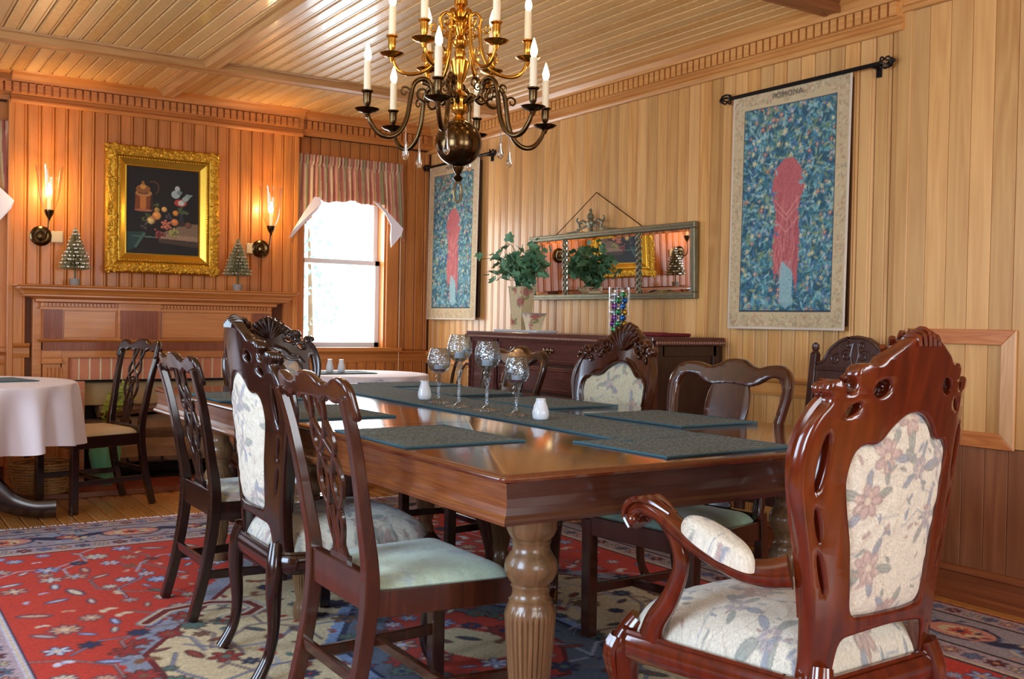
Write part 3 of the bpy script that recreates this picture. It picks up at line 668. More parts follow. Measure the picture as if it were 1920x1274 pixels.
lf = leafmesh('leaf', 0.05, M['leafy'])
for i in range(9):
    a = random.uniform(0, 2*PI); h = random.uniform(0.14, 0.30); r = random.uniform(0.02, 0.10)
    s = obj('sprig', sweep([(0, 0, -0.1), (r*0.3*math.cos(a)+SPR*0.3, r*0.3*math.sin(a), h*0.5), (r*math.cos(a)+SPR, r*math.sin(a), h)], 0.002, ns=5, sub=4), M['stem'], pl)
    for k in range(6):
        t = 0.35+k*0.13; obj('leaf', None, None, s, me=lf, loc=(r*t*math.cos(a)+SPR*t*t, r*t*math.sin(a), h*min(t, 1)), rot=(random.uniform(0.2, 1.3), 0, random.uniform(0, 6.3)))
bk = thing('wicker_basket', 'low woven wicker basket on the floor behind the white round table', 'basket', (1.02, 6.72, 0.036))
for j in range(11):
    rr = 0.15+0.045*math.sin(j/10*PI*0.6)
    pts = [((rr+0.008*(1 if (i+j) % 2 else -1))*math.cos(2*PI*i/20), (rr+0.008*(1 if (i+j) % 2 else -1))*math.sin(2*PI*i/20), 0.012+j*0.0165) for i in range(20)]
    obj('woven_strand', sweep(pts, 0.008, side=(0, 0, 1), ns=5, closed=True, sub=2), M['wicker'], bk, smooth=True)
for i in range(10):
    a = 2*PI*(i+0.5)/10*1.0; obj('stake', sweep([(0.15*math.cos(a), 0.15*math.sin(a), 0), (0.195*math.cos(a), 0.195*math.sin(a), 0.1), (0.19*math.cos(a), 0.19*math.sin(a), 0.19)], 0.006, ns=5, sub=3), M['wicker'], bk)
obj('handle', sweep([(0.19*math.cos(a), 0, 0.17+0.2*math.sin(a)) for a in [PI*i/10 for i in range(11)]], 0.010, ns=6, sub=2), M['wicker'], bk, smooth=True)
obj('base', lathe([(0.15, 0), (0.15, 0.008)], 20), M['wicker'], bk)
# ================================================================== rug
def make_rug():
    RX0, RX1, RY0, RY1 = -0.13, 3.76, 0.25, 5.73
    W, H = RX1-RX0, RY1-RY0; P = Paint(W, H, 0.0075, (184, 54, 38))
    X, Y = np.meshgrid(np.arange(P.nx)*P.res, np.arange(P.ny)*P.res)
    rn = np.random.default_rng(11)
    NAVY, CREAM, BLUE, ROSE, RED, GREY, DRED, GRN, TAN, BLK = (34, 40, 72), (200, 184, 148), (120, 144, 184), (196, 132, 116), (180, 56, 40), (132, 138, 156), (104, 28, 32), (74, 110, 96), (186, 146, 96), (30, 26, 34)
    cx, cy = W/2, H/2-0.0
    u = np.abs(X-cx); v = np.abs(Y-cy)
    B = 0.63
    def setm(m, c): P.a[m] = np.array(c)/255.0
    sq = lambda t, p: (np.abs(np.mod(t, p)/p-0.5)*2)
    # field: red ground; large ivory stepped hexagon; inner navy/blue medallion
    fx, fy = W/2-B, H/2-B
    d = np.maximum(u/1.02, (u/1.02*0.55+v/1.62*0.62)/0.72*1.0)      # hexagonal level set
    d = np.maximum(d, v/1.78)
    ser = 0.018*sq(X+Y, 0.07)+0.018*sq(X-Y, 0.07)
    setm(d < 1.03+ser, GREY); setm(d < 0.975, DRED); setm(d < 0.955, CREAM)
    m2 = np.maximum(u/0.52+v/0.85, np.maximum(u/0.5, v/0.74)*1.25)
    setm(m2 < 1.12+ser, BLUE); setm(m2 < 1.05, NAVY); setm(m2 < 1.0, (86, 96, 112)); setm(m2 < 0.72, DRED); setm(m2 < 0.68, RED); setm(m2 < 0.3, CREAM)
    # vines and flowers over the field
    inside = lambda x, y: (abs(x-cx), abs(y-cy))
    for k in range(120):     # angular vines
        x, y = rn.uniform(B+0.1, W-B-0.1), rn.uniform(B+0.1, H-B-0.1); pts = [(x, y)]; a = rn.choice([0, 45, 90, 135, 180, 225, 270, 315])
        for q in range(4): x += 0.16*math.cos(R(a)); y += 0.16*math.sin(R(a)); pts.append((x, y)); a += rn.choice([-45, 45, 25])
        dd = float(np.hypot(pts[0][0]-cx, pts[0][1]-cy)); c = [(60, 62, 96), (150, 150, 170), (86, 60, 60)][k % 3]
        P.path(pts, 0.014, c, 0.85); P.path(pts, 0.005, (180, 186, 200), 0.7)
    n = 0; pts = []
    while n < 900:
        x, y = rn.uniform(B+0.05, W-B-0.05), rn.uniform(B+0.05, H-B-0.05)
        if any((x-a)**2+(y-b)**2 < 0.088**2 for a, b in pts): 
            n += 0.12; continue
        pts.append((x, y)); n += 1
        i = min(int(y/P.res), P.ny-1), min(int(x/P.res), P.nx-1)
        ground = P.a[i]; redg = ground[0] > 0.6 and ground[1] < 0.35
        r = rn.uniform(0.026, 0.062); t = rn.integers(0, 4); ang = rn.uniform(0, 6.3)
        pal = [(196, 204, 222), (206, 190, 164), (150, 166, 206), (198, 150, 120)] if redg else [(150, 46, 40), (40, 48, 88), (122, 84, 60), (86, 112, 104)]
        c1 = pal[rn.integers(0, 4)]; c2 = pal[rn.integers(0, 4)]; ol = (52, 54, 92) if redg else (60, 40, 40)
        if t < 2: P.flower(x, y, r, 8 if t else 6, c1, c2, ang, 1, ol)
        elif t == 2:
            P.ell(x, y, r*1.05, r*0.42, ang, ol); P.ell(x, y, r*0.85, r*0.26, ang, c1); P.ell(x, y, r*0.5, r*0.1, ang, c2)
        else:
            for s in (-1, 1): P.ell(x+s*r*0.4*math.cos(ang), y+s*r*0.4*math.sin(ang), r*0.45, r*0.28, ang+s, c1)
            P.ell(x, y, r*0.22, r*0.22, 0, c2)
    # guard-lined hooked scroll medallions on the left and right of the ivory ground
    for sx in (-1, 1):
        for sy in (-1, 1):
            ox, oy = cx+sx*0.62, cy+sy*0.78
            pts = [(ox+sx*(0.28-0.035*t)*math.cos(t*0.785), oy+(0.20-0.022*t)*math.sin(t*0.785)) for t in range(7)]
            P.path(pts, 0.07, GREY); P.path(pts, 0.052, CREAM); P.path(pts, 0.03, DRED)
    # border
    e = np.minimum(np.minimum(X, W-X), np.minimum(Y, H-Y)); along = np.where(np.minimum(X, W-X) < np.minimum(Y, H-Y), Y, X)
    LAV = (186, 184, 204)
    setm(e < B, LAV)
    setm((e < B) & (e > B-0.015), NAVY); setm((e < B-0.015) & (e > B-0.03), CREAM)
    setm((e < B-0.03) & (e > B-0.15), (168, 150, 160)); setm((e < B-0.15) & (e > B-0.165), BLK)
    setm((e < B-0.165) & (e > 0.15), (150, 142, 152)); setm((e < 0.15) & (e > 0.135), BLK); setm((e < 0.135) & (e > 0.03), (172, 150, 150))
    setm(e < 0.03, (150, 60, 48)); setm((e < 0.022) & (sq(along, 0.05) > 0.5), NAVY)
    def ring(off, step, fn):
        for side in range(4):
            L = H if side < 2 else W; k = off+step/2; i = 0
            while k < L-off:
                x, y = [(off, k), (W-off, k), (k, off), (k, H-off)][side]; fn(x, y, side, i); k += step; i += 1
    cols = [ROSE, (90, 120, 150), CREAM, DRED, (110, 120, 170)]
    ring(B-0.09, 0.085, lambda x, y, s, i: P.flower(x, y, 0.036, 6, cols[i % 5], cols[(i+2) % 5], 0.3, 1, BLK))
    ring(0.082, 0.075, lambda x, y, s, i: P.flower(x, y, 0.032, 6, cols[(i+1) % 5], cols[(i+3) % 5], 0.3, 1, (60, 60, 90)))
    def big(x, y, s, i):
        a = PI/2 if s < 2 else 0; dx, dy = math.cos(a), math.sin(a)
        if i % 2:
            P.ell(x, y, 0.15, 0.095, a, NAVY); P.ell(x, y, 0.135, 0.082, a, ROSE); P.ell(x, y, 0.085, 0.055, a, CREAM); P.flower(x, y, 0.05, 8, RED, NAVY, 0)
        else:
            for q in (-1, 1):
                P.ell(x+q*0.085*dx, y+q*0.085*dy, 0.10, 0.035, a+q*0.55, NAVY); P.ell(x-q*0.06*dy, y+q*0.06*dx, 0.085, 0.024, a-q*0.35, BLUE)
                P.ell(x+q*0.05*dy+0.05*dx, y-q*0.05*dx+0.05*dy, 0.05, 0.02, a+q*0.8, CREAM)
            P.flower(x, y, 0.06, 8, (176, 90, 80), CREAM, 0.2, 1, BLK)
    ring(B/2, 0.30, big)
    for q in range(900):
        s = rn.integers(0, 4); L = H if s < 2 else W; k = rn.uniform(0.1, L-0.1); o = rn.choice([rn.uniform(0.17, 0.46), rn.uniform(0.17, 0.46)])
        x, y = [(o, k), (W-o, k), (k, o), (k, H-o)][s]; P.ell(x, y, 0.018, 0.008, rn.uniform(0, 3), cols[rn.integers(0, 5)] if q % 3 else NAVY, 0.9)
    P.a *= rn.normal(1, 0.05, (P.ny, P.nx, 1)); P.a = np.clip(P.a, 0, 1)
    # thin pile slab
    v = np.zeros((P.ny*P.nx, 3)); v[:, 0] = (X+RX0).ravel(); v[:, 1] = (Y+RY0).ravel(); v[:, 2] = 0.009
    ed = ((X < 0.004) | (X > W-0.012) | (Y < 0.004) | (Y > H-0.012)).ravel(); v[ed, 2] = 0.001
    idx = np.arange(P.ny*P.nx).reshape(P.ny, P.nx)
    q = np.stack([idx[:-1, :-1], idx[:-1, 1:], idx[1:, 1:], idx[1:, :-1]], -1).reshape(-1, 4)
    me = bpy.data.meshes.new('rug'); me.vertices.add(len(v)); me.vertices.foreach_set('co', v.ravel())
    me.loops.add(q.size); me.loops.foreach_set('vertex_index', q.ravel().astype(np.int32)); me.polygons.add(len(q))
    me.polygons.foreach_set('loop_start', np.arange(0, q.size, 4, dtype=np.int32)); me.update(calc_edges=True)
    me.materials.append(vcol('rug_pile', 0.95, 0.5, 260, 0.0)); setcol(me, P.a.reshape(-1, 3))
    o = obj('oriental_rug', None, me=me); tag(o, 'large red oriental rug with cream medallion and lavender border under the dining table', 'rug')
    gs = []; x = RX0
    while x < RX1:
        a = random.uniform(-0.012, 0.012); L = random.uniform(0.02, 0.045)
        gs.append(sweep([(x, RY1-0.006, 0.006), (x+a, RY1+L*0.6, 0.009), (x+a*1.5, RY1+L, 0.004)], 0.0022, ns=4, sub=1)); x += 0.011
    obj('fringe', join(gs), M['cloth'], o)['kind'] = 'stuff'
make_rug()
# ================================================================== dining table
TZ, TX0, TX1, TY0, TY1 = 0.785, 1.205, 2.685, 1.855, 4.84
tb = thing('dining_table', 'long rectangular dark wood dining table on turned fluted legs in the middle of the rug', 'table', ((TX0+TX1)/2, (TY0+TY1)/2, 0.009))
hx, hy, tz = (TX1-TX0)/2, (TY1-TY0)/2, TZ-0.009
tp = [(0, tz), (-0.004, tz), (0.0, tz-0.001), (0.008, tz-0.005), (0.010, tz-0.011), (0.006, tz-0.017), (-0.006, tz-0.020), (-0.03, tz-0.020)]
def slab(hx, hy, prof, name, mat, cx=0, cy=0, c=0.03):
    # rounded-edge slab: rings of a rounded rectangle
    V = []; Fc = []; ring = []
    for sx, sy, a0 in ((1, -1, -90), (1, 1, 0), (-1, 1, 90), (-1, -1, 180)):
        for k in range(5): a = R(a0+k*22.5); ring.append((sx*(hx-c)+c*math.cos(a)-0*sx, sy*(hy-c)+c*math.sin(a), math.cos(a), math.sin(a)))
    n = len(ring)
    for o, z in prof:
        for x, y, nx, ny in ring: V.append((cx+x+nx*o, cy+y+ny*o, z))
    for k in range(len(prof)-1):
        for i in range(n): j = (i+1) % n; Fc.append((k*n+i, k*n+j, (k+1)*n+j, (k+1)*n+i))
    Fc.append(tuple(range(n-1, -1, -1))); Fc.append(tuple((len(prof)-1)*n+i for i in range(n)))
    return V, Fc
edge = [(-0.005, tz-0.021), (0.006, tz-0.017), (0.009, tz-0.011), (0.007, tz-0.005), (0, tz-0.001), (-0.006, tz)]
L3 = (TY1-TY0)/3
o = obj('table_top', slab(hx, hy, edge, 'top', None, c=0.02), M['table_top'], tb, smooth=True)
obj('leaf_joint', join([box(-hx+0.01, hx-0.01, y-0.0008, y+0.0008, tz-0.001, tz+0.0003) for y in (-hy+1.05, hy-1.05)]), M['mahog'], tb)
ap = [(-0.02, 0.756), (-0.004, 0.756), (-0.006, 0.74), (-0.009, 0.72), (-0.008, 0.70), (-0.003, 0.685), (0.004, 0.678), (0.007, 0.672), (0.004, 0.664), (-0.02, 0.664)]
def apron(p, q, mat):
    d = Vector((q[0]-p[0], q[1]-p[1])).normalized(); n = Vector((d.y, -d.x)); V = []; m = len(ap)
    for (x, y), s in ((p, 1), (q, -1)):
        for o, z in ap: V.append((x+n.x*o-d.x*s*o, y+n.y*o-d.y*s*o, z))
    f = [(k, (k+1) % m, m+(k+1) % m, m+k) for k in range(m)]+[tuple(range(m)), tuple(range(2*m-1, m-1, -1))]
    return obj('apron', (V, f), mat, tb)
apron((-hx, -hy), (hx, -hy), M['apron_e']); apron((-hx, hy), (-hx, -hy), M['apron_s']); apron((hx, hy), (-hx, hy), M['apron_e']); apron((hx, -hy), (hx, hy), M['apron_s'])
LEGP = [(0.040, 0), (0.046, 0.02), (0.044, 0.05), (0.034, 0.07), (0.036, 0.085), (0.041, 0.10), (0.044, 0.13), (0.050, 0.20), (0.056, 0.27), (0.061, 0.33), (0.0635, 0.372), (0.0645, 0.383), (0.063, 0.395), (0.058, 0.408), (0.054, 0.418), (0.055, 0.423),
        (0.049, 0.428), (0.046, 0.440), (0.046, 0.450), (0.050, 0.457), (0.046, 0.461), (0.056, 0.472), (0.065, 0.490), (0.067, 0.505), (0.064, 0.520), (0.056, 0.533), (0.054, 0.537), (0.049, 0.543), (0.046, 0.556), (0.048, 0.565), (0.050, 0.569), (0.047, 0.573), (0.056, 0.583), (0.063, 0.598), (0.063, 0.64), (0.055, 0.672)]
flt = lambda z, a: (-0.07*max(0, math.cos(a*28)) if 0.11 < z < 0.385 else 0)
def dense(pr, step=0.012):
    out = []
    for (r0, z0), (r1, z1) in zip(pr[:-1], pr[1:]):
        k = max(1, int(abs(z1-z0)/step))
        for i in range(k): out.append((r0+(r1-r0)*i/k, z0+(z1-z0)*i/k))
    return out+[pr[-1]]
legm = mesh('leg', lathe(dense(LEGP), 112, flute=flt), M['oak_leg'], True); 
M['leg_dark'] = wood('dark_turned_leg', (92, 66, 48), (58, 38, 28), 0.25, (14, 14, 1.2), 0.5, 0.05, 0.8)
for i, (x, y) in enumerate([(1.43, 2.08), (2.50, 2.20), (1.43, 3.545), (2.50, 3.885), (1.43, 4.60), (2.50, 4.60)]):
    o = obj('leg', None, None, tb, me=legm, loc=(x-(TX0+TX1)/2, y-(TY0+TY1)/2, 0))
# ------------------------------------------------------------------ mats, runner
def mat_thing(name, label, catg, cx, cy, sx, sy, rz, z, group=None, seed=0):
    rn = random.Random(seed); nx, ny = int(sx/0.0075), int(sy/0.0075)
    def fn(u, v):
        x, y = (u-0.5)*sx, (v-0.5)*sy
        e = min(u, 1-u)*sx; e2 = min(v, 1-v)*sy; d = min(e, e2)
        rib = 0.0011*math.sin(y*2*PI/0.0225) if d > 0.006 else 0
        if d > 0.006: rib += 0.0007*math.sin(x*190+2*math.sin(y*40))
        wv = 0.0018*math.sin(x*9+seed)*math.sin(y*11+seed*2)
        cor = max(0, 0.03-max(e, e2)); 
        ln = 0.0 if min(e, e2) > 0.001 else -0.002
        return (x, y, 0.0045+rib+wv*0.6+0.0016+ln)
    top = grid(nx, ny, fn)
    root = obj(name, top, M['teal'], None, True, loc=(cx, cy, z), rot=(0, 0, rz)); tag(root, label, catg, group)
    hx, hy = sx/2, sy/2; c = 0.012
    loop = [(-hx+c, -hy), (0, -hy), (hx-c, -hy), (hx, -hy+c), (hx, 0), (hx, hy-c), (hx-c, hy), (0, hy), (-hx+c, hy), (-hx, hy-c), (-hx, 0), (-hx, -hy+c)]
    obj('piping', sweep([(x, y, 0.0035) for x, y in loop], 0.0036, side=(0, 0, 1), ns=6, closed=True, sub=2), M['teal_edge'], root, True)
    return root
PM = 'placemats on the dining table'
mat_thing('table_runner', 'long dark teal ribbed runner down the middle of the dining table', 'runner', 2.035, 3.47, 0.33, 2.48, R(-1.5), TZ, None, 1)
mat_thing('placemat', 'teal placemat nearest the carved armchair at the near end of the table', 'placemat', 1.945, 2.09, 0.475, 0.36, R(2), TZ, PM, 2)
mat_thing('placemat', 'teal placemat on the left edge beside the nearest pierced-back chair', 'placemat', 1.395, 2.565, 0.36, 0.44, R(0), TZ, PM, 3)
mat_thing('placemat', 'teal placemat in front of the solid-splat wavy-crested chair on the right side', 'placemat', 2.43, 2.70, 0.35, 0.48, R(2), TZ, PM, 4)
mat_thing('placemat', 'teal placemat in front of the floral chair whose back shows beneath the mirror', 'placemat', 2.41, 3.44, 0.35, 0.50, R(2), TZ, PM, 5)
mat_thing('placemat', 'teal placemat on the left edge beside the upholstered floral side chair', 'placemat', 1.39, 3.37, 0.36, 0.48, R(0), TZ, PM, 6)
mat_thing('placemat', 'teal placemat beyond the wine-glass candle holders on the right side', 'placemat', 2.42, 4.14, 0.35, 0.50, R(0), TZ, PM, 7)
mat_thing('placemat', 'teal placemat on the left edge seen between the two far left chairs', 'placemat', 1.40, 4.15, 0.36, 0.46, R(0), TZ, PM, 8)
mat_thing('placemat', 'teal placemat at the far head of the table before the scroll-topped armless chair', 'placemat', 2.42, 4.64, 0.42, 0.30, R(2), TZ, PM, 9)
# ------------------------------------------------------------------ crackle glass candle holders
M['crackle'] = thin_glass('crackle_glass', (232, 238, 240), 0.75, 0.10, 0.8, 0.13)
M['plumwax'] = simple('plum_votive_wax', (140, 62, 84), 0.5); M['wax'] = simple('white_tealight', (226, 228, 238), 0.4)
def goblet(x, y, H, rb, label, red, bw=0.052):
    t = thing('candle_holder', label, 'candle holder', (x, y, TZ+0.0072), 0, 'stemmed glass candle holders on the runner')
    bh = rb*2.15; z0 = H-bh
    obj('foot', lathe([(bw, 0), (bw, 0.002), (0.02, 0.006), (0.009, 0.014), (0.006, 0.02)], 28), M['crackle'], t, True)
    obj('stem', lathe([(0.0065, 0.016), (0.0065, z0*0.55), (0.010, z0-0.05), (0.014, z0-0.032), (0.009, z0-0.026), (0.015, z0-0.014), (0.008, z0-0.005), (0.011, z0+0.003)], 20), M['crackle'], t, True)
    pr = [(0.006, z0), (rb*0.45, z0+bh*0.03), (rb*0.78, z0+bh*0.15), (rb*0.97, z0+bh*0.34), (rb, z0+bh*0.48), (rb*0.96, z0+bh*0.66), (rb*0.86, z0+bh*0.84), (rb*0.74, z0+bh)]
    pin = [(r-0.002, z+0.001) for r, z in reversed(pr)][:-1]+[(0.002, z0+0.004)]
    obj('bowl', lathe(pr+pin, 32, cap=False), M['crackle'], t, True)
    obj('tealight', lathe([(rb*0.42, z0+bh*0.14), (rb*0.42, z0+bh*0.34), (0.003, z0+bh*0.345)], 16), M['wax'], t, True)
    if red: obj('wax_disc', lathe([(rb*0.52, z0+bh*0.10), (rb*0.56, z0+bh*0.17), (0.003, z0+bh*0.18)], 18), M['plumwax'], t, True, label='plum coloured wax')
goblet(1.968, 3.53, 0.215, 0.046, 'farthest glass candle holder, short stem, beside the far white shaker', True, 0.044)
goblet(1.950, 3.34, 0.272, 0.047, 'tallest glass candle holder, thin stem, second from the far end', False)
goblet(1.975, 3.18, 0.252, 0.048, 'glass candle holder with baluster stem, third from the far end', False)
goblet(1.963, 2.965, 0.202, 0.044, 'nearest glass candle holder, short knopped stem, beside the near white shaker', True, 0.042)
# shakers
def shaker(x, y, z, H, r, label, group, sc=1, ribs=0.02):
    t = thing('salt_shaker', label, 'shaker', (x, y, z), 0, group)
    pr = [(r*0.72, 0), (r*0.92, H*0.06), (r, H*0.22), (r*0.98, H*0.38), (r*0.80, H*0.62), (r*0.62, H*0.80), (r*0.58, H*0.90), (r*0.60, H*0.93), (r*0.60, H*0.955), (r*0.50, H*0.985), (0.002, H)]
    obj('body', lathe(dense(pr, 0.004), 40, flute=lambda z, a: (-ribs*abs(math.sin(a*8)) if 0.05*H < z < 0.75*H else 0)), M['porc'], t, True)
    for i in range(5): obj('pour_hole', lathe([(0.0012, H*0.988), (0.0012, H*1.001)], 6, (r*0.25*math.cos(i*1.256), r*0.25*math.sin(i*1.256), 0)), M['ironblk'], t)
shaker(1.952, 2.80, TZ+0.0072, 0.073, 0.0285, 'white porcelain shaker at the near end of the runner', 'white shakers on the dining table', ribs=0.0)
shaker(1.997, 3.70, TZ+0.0072, 0.078, 0.0285, 'white ribbed porcelain shaker at the far end of the row of glasses', 'white shakers on the dining table', ribs=0.05)
# ================================================================== upholstery cloth
def floral_tile(seed, bgc=(212, 206, 188)):
    P = Paint(0.42, 0.42, 0.0028, bgc); rn = np.random.default_rng(seed)
    BL, RO, GR, LN = (140, 148, 160), (180, 152, 144), (146, 152, 142), (178, 166, 144)
    def rep(fn, x, y):
        for dx in (-0.42, 0, 0.42):
            for dy in (-0.42, 0, 0.42):
                if -0.12 < x+dx < 0.54 and -0.12 < y+dy < 0.54: fn(x+dx, y+dy)
    for k in range(26):
        x, y, a = rn.uniform(0, .42), rn.uniform(0, .42), rn.uniform(0, 6.3); pts = [(0, 0)]
        for q in range(14): a += rn.uniform(-0.7, 0.7); pts.append((pts[-1][0]+0.008*math.cos(a), pts[-1][1]+0.008*math.sin(a)))
        rep(lambda X, Y: P.path([(X+p[0], Y+p[1]) for p in pts], 0.0022, LN, 0.75), x, y)
    def leaf(X, Y, a, L, c):
        ca, sa = math.cos(a), math.sin(a); dk = tuple(int(q*0.8) for q in c)
        P.ell(X+ca*L*0.5, Y+sa*L*0.5, L*0.5, L*0.2, a, dk); P.ell(X+ca*L*0.5, Y+sa*L*0.5, L*0.44, L*0.15, a, c); P.line(X, Y, X+ca*L*0.95, Y+sa*L*0.95, 0.002, dk, 0.8)
    clusters = [(0.10, 0.12), (0.31, 0.07), (0.20, 0.29), (0.37, 0.33), (0.04, 0.35), (0.25, 0.18), (0.14, 0.21), (0.33, 0.20), (0.12, 0.40)]
    for i, (x, y) in enumerate(clusters):
        a0 = rn.uniform(0, 6.3); big = 0.040 if i % 2 == 0 else 0.028
        st = [(x, y), (x+0.05*math.cos(a0), y+0.05*math.sin(a0)), (x+0.10*math.cos(a0+0.5), y+0.10*math.sin(a0+0.5))]
        rep(lambda X, Y: P.path([(X+p[0]-x, Y+p[1]-y) for p in st], 0.003, BL, 0.9), x, y)
        for k in range(4):
            a = a0+1.2+k*1.25; L = rn.uniform(0.04, 0.06)
            rep(lambda X, Y: leaf(X+0.02*math.cos(a), Y+0.02*math.sin(a), a, L, BL if k % 2 else GR), x, y)
        n = 7; c1 = RO if i % 2 == 0 else (164, 154, 158); c2 = tuple(int(q*0.84) for q in c1)
        for k in range(n):
            a = a0+2*PI*k/n
            a += rn.uniform(-0.25, 0.25); bj = rn.uniform(0.75, 1.15)
            rep(lambda X, Y: (P.ell(X+big*bj*0.55*math.cos(a), Y+big*0.55*math.sin(a), big*0.42, big*0.27, a, c2), P.ell(X+big*0.55*math.cos(a), Y+big*0.55*math.sin(a), big*0.32, big*0.18, a, c1)), x, y)
        rep(lambda X, Y: P.ell(X, Y, big*0.22, big*0.20, 0, (206, 190, 168)), x, y)
        for k in range(5):
            aa = rn.uniform(0, 6.3); q_ = big*rn.uniform(0.3, 0.8); rep(lambda X, Y: P.ell(X+q_*math.cos(aa), Y+q_*math.sin(aa), big*0.16, big*0.07, aa, (206, 192, 174), 0.7), x, y)
    for k in range(60):
        x, y, a = rn.uniform(0, .42), rn.uniform(0, .42), rn.uniform(0, 6.3); c = [BL, RO, GR][k % 3]; L = rn.uniform(0.012, 0.026)
        rep(lambda X, Y: leaf(X, Y, a, L, c), x, y)
    P.a = P.a*0.80+0.20*np.array(bgc)/255.0; P.a *= rn.normal(1, 0.035, (P.ny, P.nx, 1))
    return P
FL = floral_tile(4); FLC = floral_tile(9, (200, 196, 168))
M['floral'] = vcol('floral_brocade', 0.75, 0.35, 240, 0.35)
def np_mesh_grid(nx, ny, V):
    idx = np.arange((nx+1)*(ny+1)).reshape(ny+1, nx+1)
    q = np.stack([idx[:-1, :-1], idx[:-1, 1:], idx[1:, 1:], idx[1:, :-1]], -1).reshape(-1, 4)
    return V, q
def arr_mesh(name, V, q, mat, rgb=None, flip=False):
    if flip: q = q[:, ::-1]
    me = bpy.data.meshes.new(name); me.vertices.add(len(V)); me.vertices.foreach_set('co', np.ascontiguousarray(V, float).ravel())
    me.loops.add(q.size); me.loops.foreach_set('vertex_index', np.ascontiguousarray(q).ravel().astype(np.int32)); me.polygons.add(len(q))
    me.polygons.foreach_set('loop_start', np.arange(0, q.size, 4, dtype=np.int32)); me.update(calc_edges=True)
    me.polygons.foreach_set('use_smooth', [True]*len(me.polygons)); me.materials.append(mat)
    if rgb is not None: setcol(me, rgb)
    return me
def disc_pad(name, outline, dome, base, n, to3, paint, mat, off=(0, 0), lip=0.012, wr=0.0012, flip=False, puff=0.5):
    """domed pad: square grid mapped to a star-shaped outline (list of pts); to3(x,y,h)->xyz"""
    g = np.linspace(-1, 1, n+1); U, V = np.meshgrid(g, g)
    X = U*np.sqrt(1-V*V/2); Y = V*np.sqrt(1-U*U/2); rho = np.clip(np.hypot(X, Y), 0, 1); th = np.arctan2(Y, X)
    O = np.array(outline); c = (O.max(0)+O.min(0))/2; oa = np.arctan2(O[:, 1]-c[1], O[:, 0]-c[0]); orr = np.hypot(O[:, 0]-c[0], O[:, 1]-c[1]); s = np.argsort(oa)
    oa, orr = oa[s], orr[s]; rr = np.interp(th, np.concatenate([oa-2*PI, oa, oa+2*PI]), np.tile(orr, 3))
    x = c[0]+rho*rr*np.cos(th); y = c[1]+rho*rr*np.sin(th)
    h = base+lip*(1-rho**14)+dome*np.clip(1-rho**2.6, 0, 1)**puff+wr*np.sin(x*70+3*np.sin(y*31))*np.sin(y*63+2*np.sin(x*37))*(rho < 0.95)
    P3 = to3(x.ravel(), y.ravel(), h.ravel()); rgb = paint.sample(x.ravel()+off[0], y.ravel()+off[1]) if paint else None
    idx = np.arange((n+1)**2).reshape(n+1, n+1); q = np.stack([idx[:-1, :-1], idx[:-1, 1:], idx[1:, 1:], idx[1:, :-1]], -1).reshape(-1, 4)
    return arr_mesh(name, P3, q, mat, rgb, flip)
def rrect(w0, w1, d, r=0.04, bow=0.0, n=6):    # back width w0 (y=-d/2), front width w1
    P = []; cs = [(w1/2, d/2, 0), (-w1/2, d/2, 90), (-w0/2, -d/2, 180), (w0/2, -d/2, 270)]
    for x, y, a in cs:
        cx, cy = x-math.copysign(r, x), y-math.copysign(r, y)
        for k in range(n+1): t = R(a+90*k/n); P.append((cx+r*math.cos(t), cy+r*math.sin(t)))
    out = []
    for i in range(len(P)):
        a, b = P[i], P[(i+1) % len(P)]
        for k in range(6): t = k/6; x, y = a[0]+(b[0]-a[0])*t, a[1]+(b[1]-a[1])*t; out.append((x, y+(bow*(1-(2*x/w1)**2) if y > 0 else 0)))
    return out
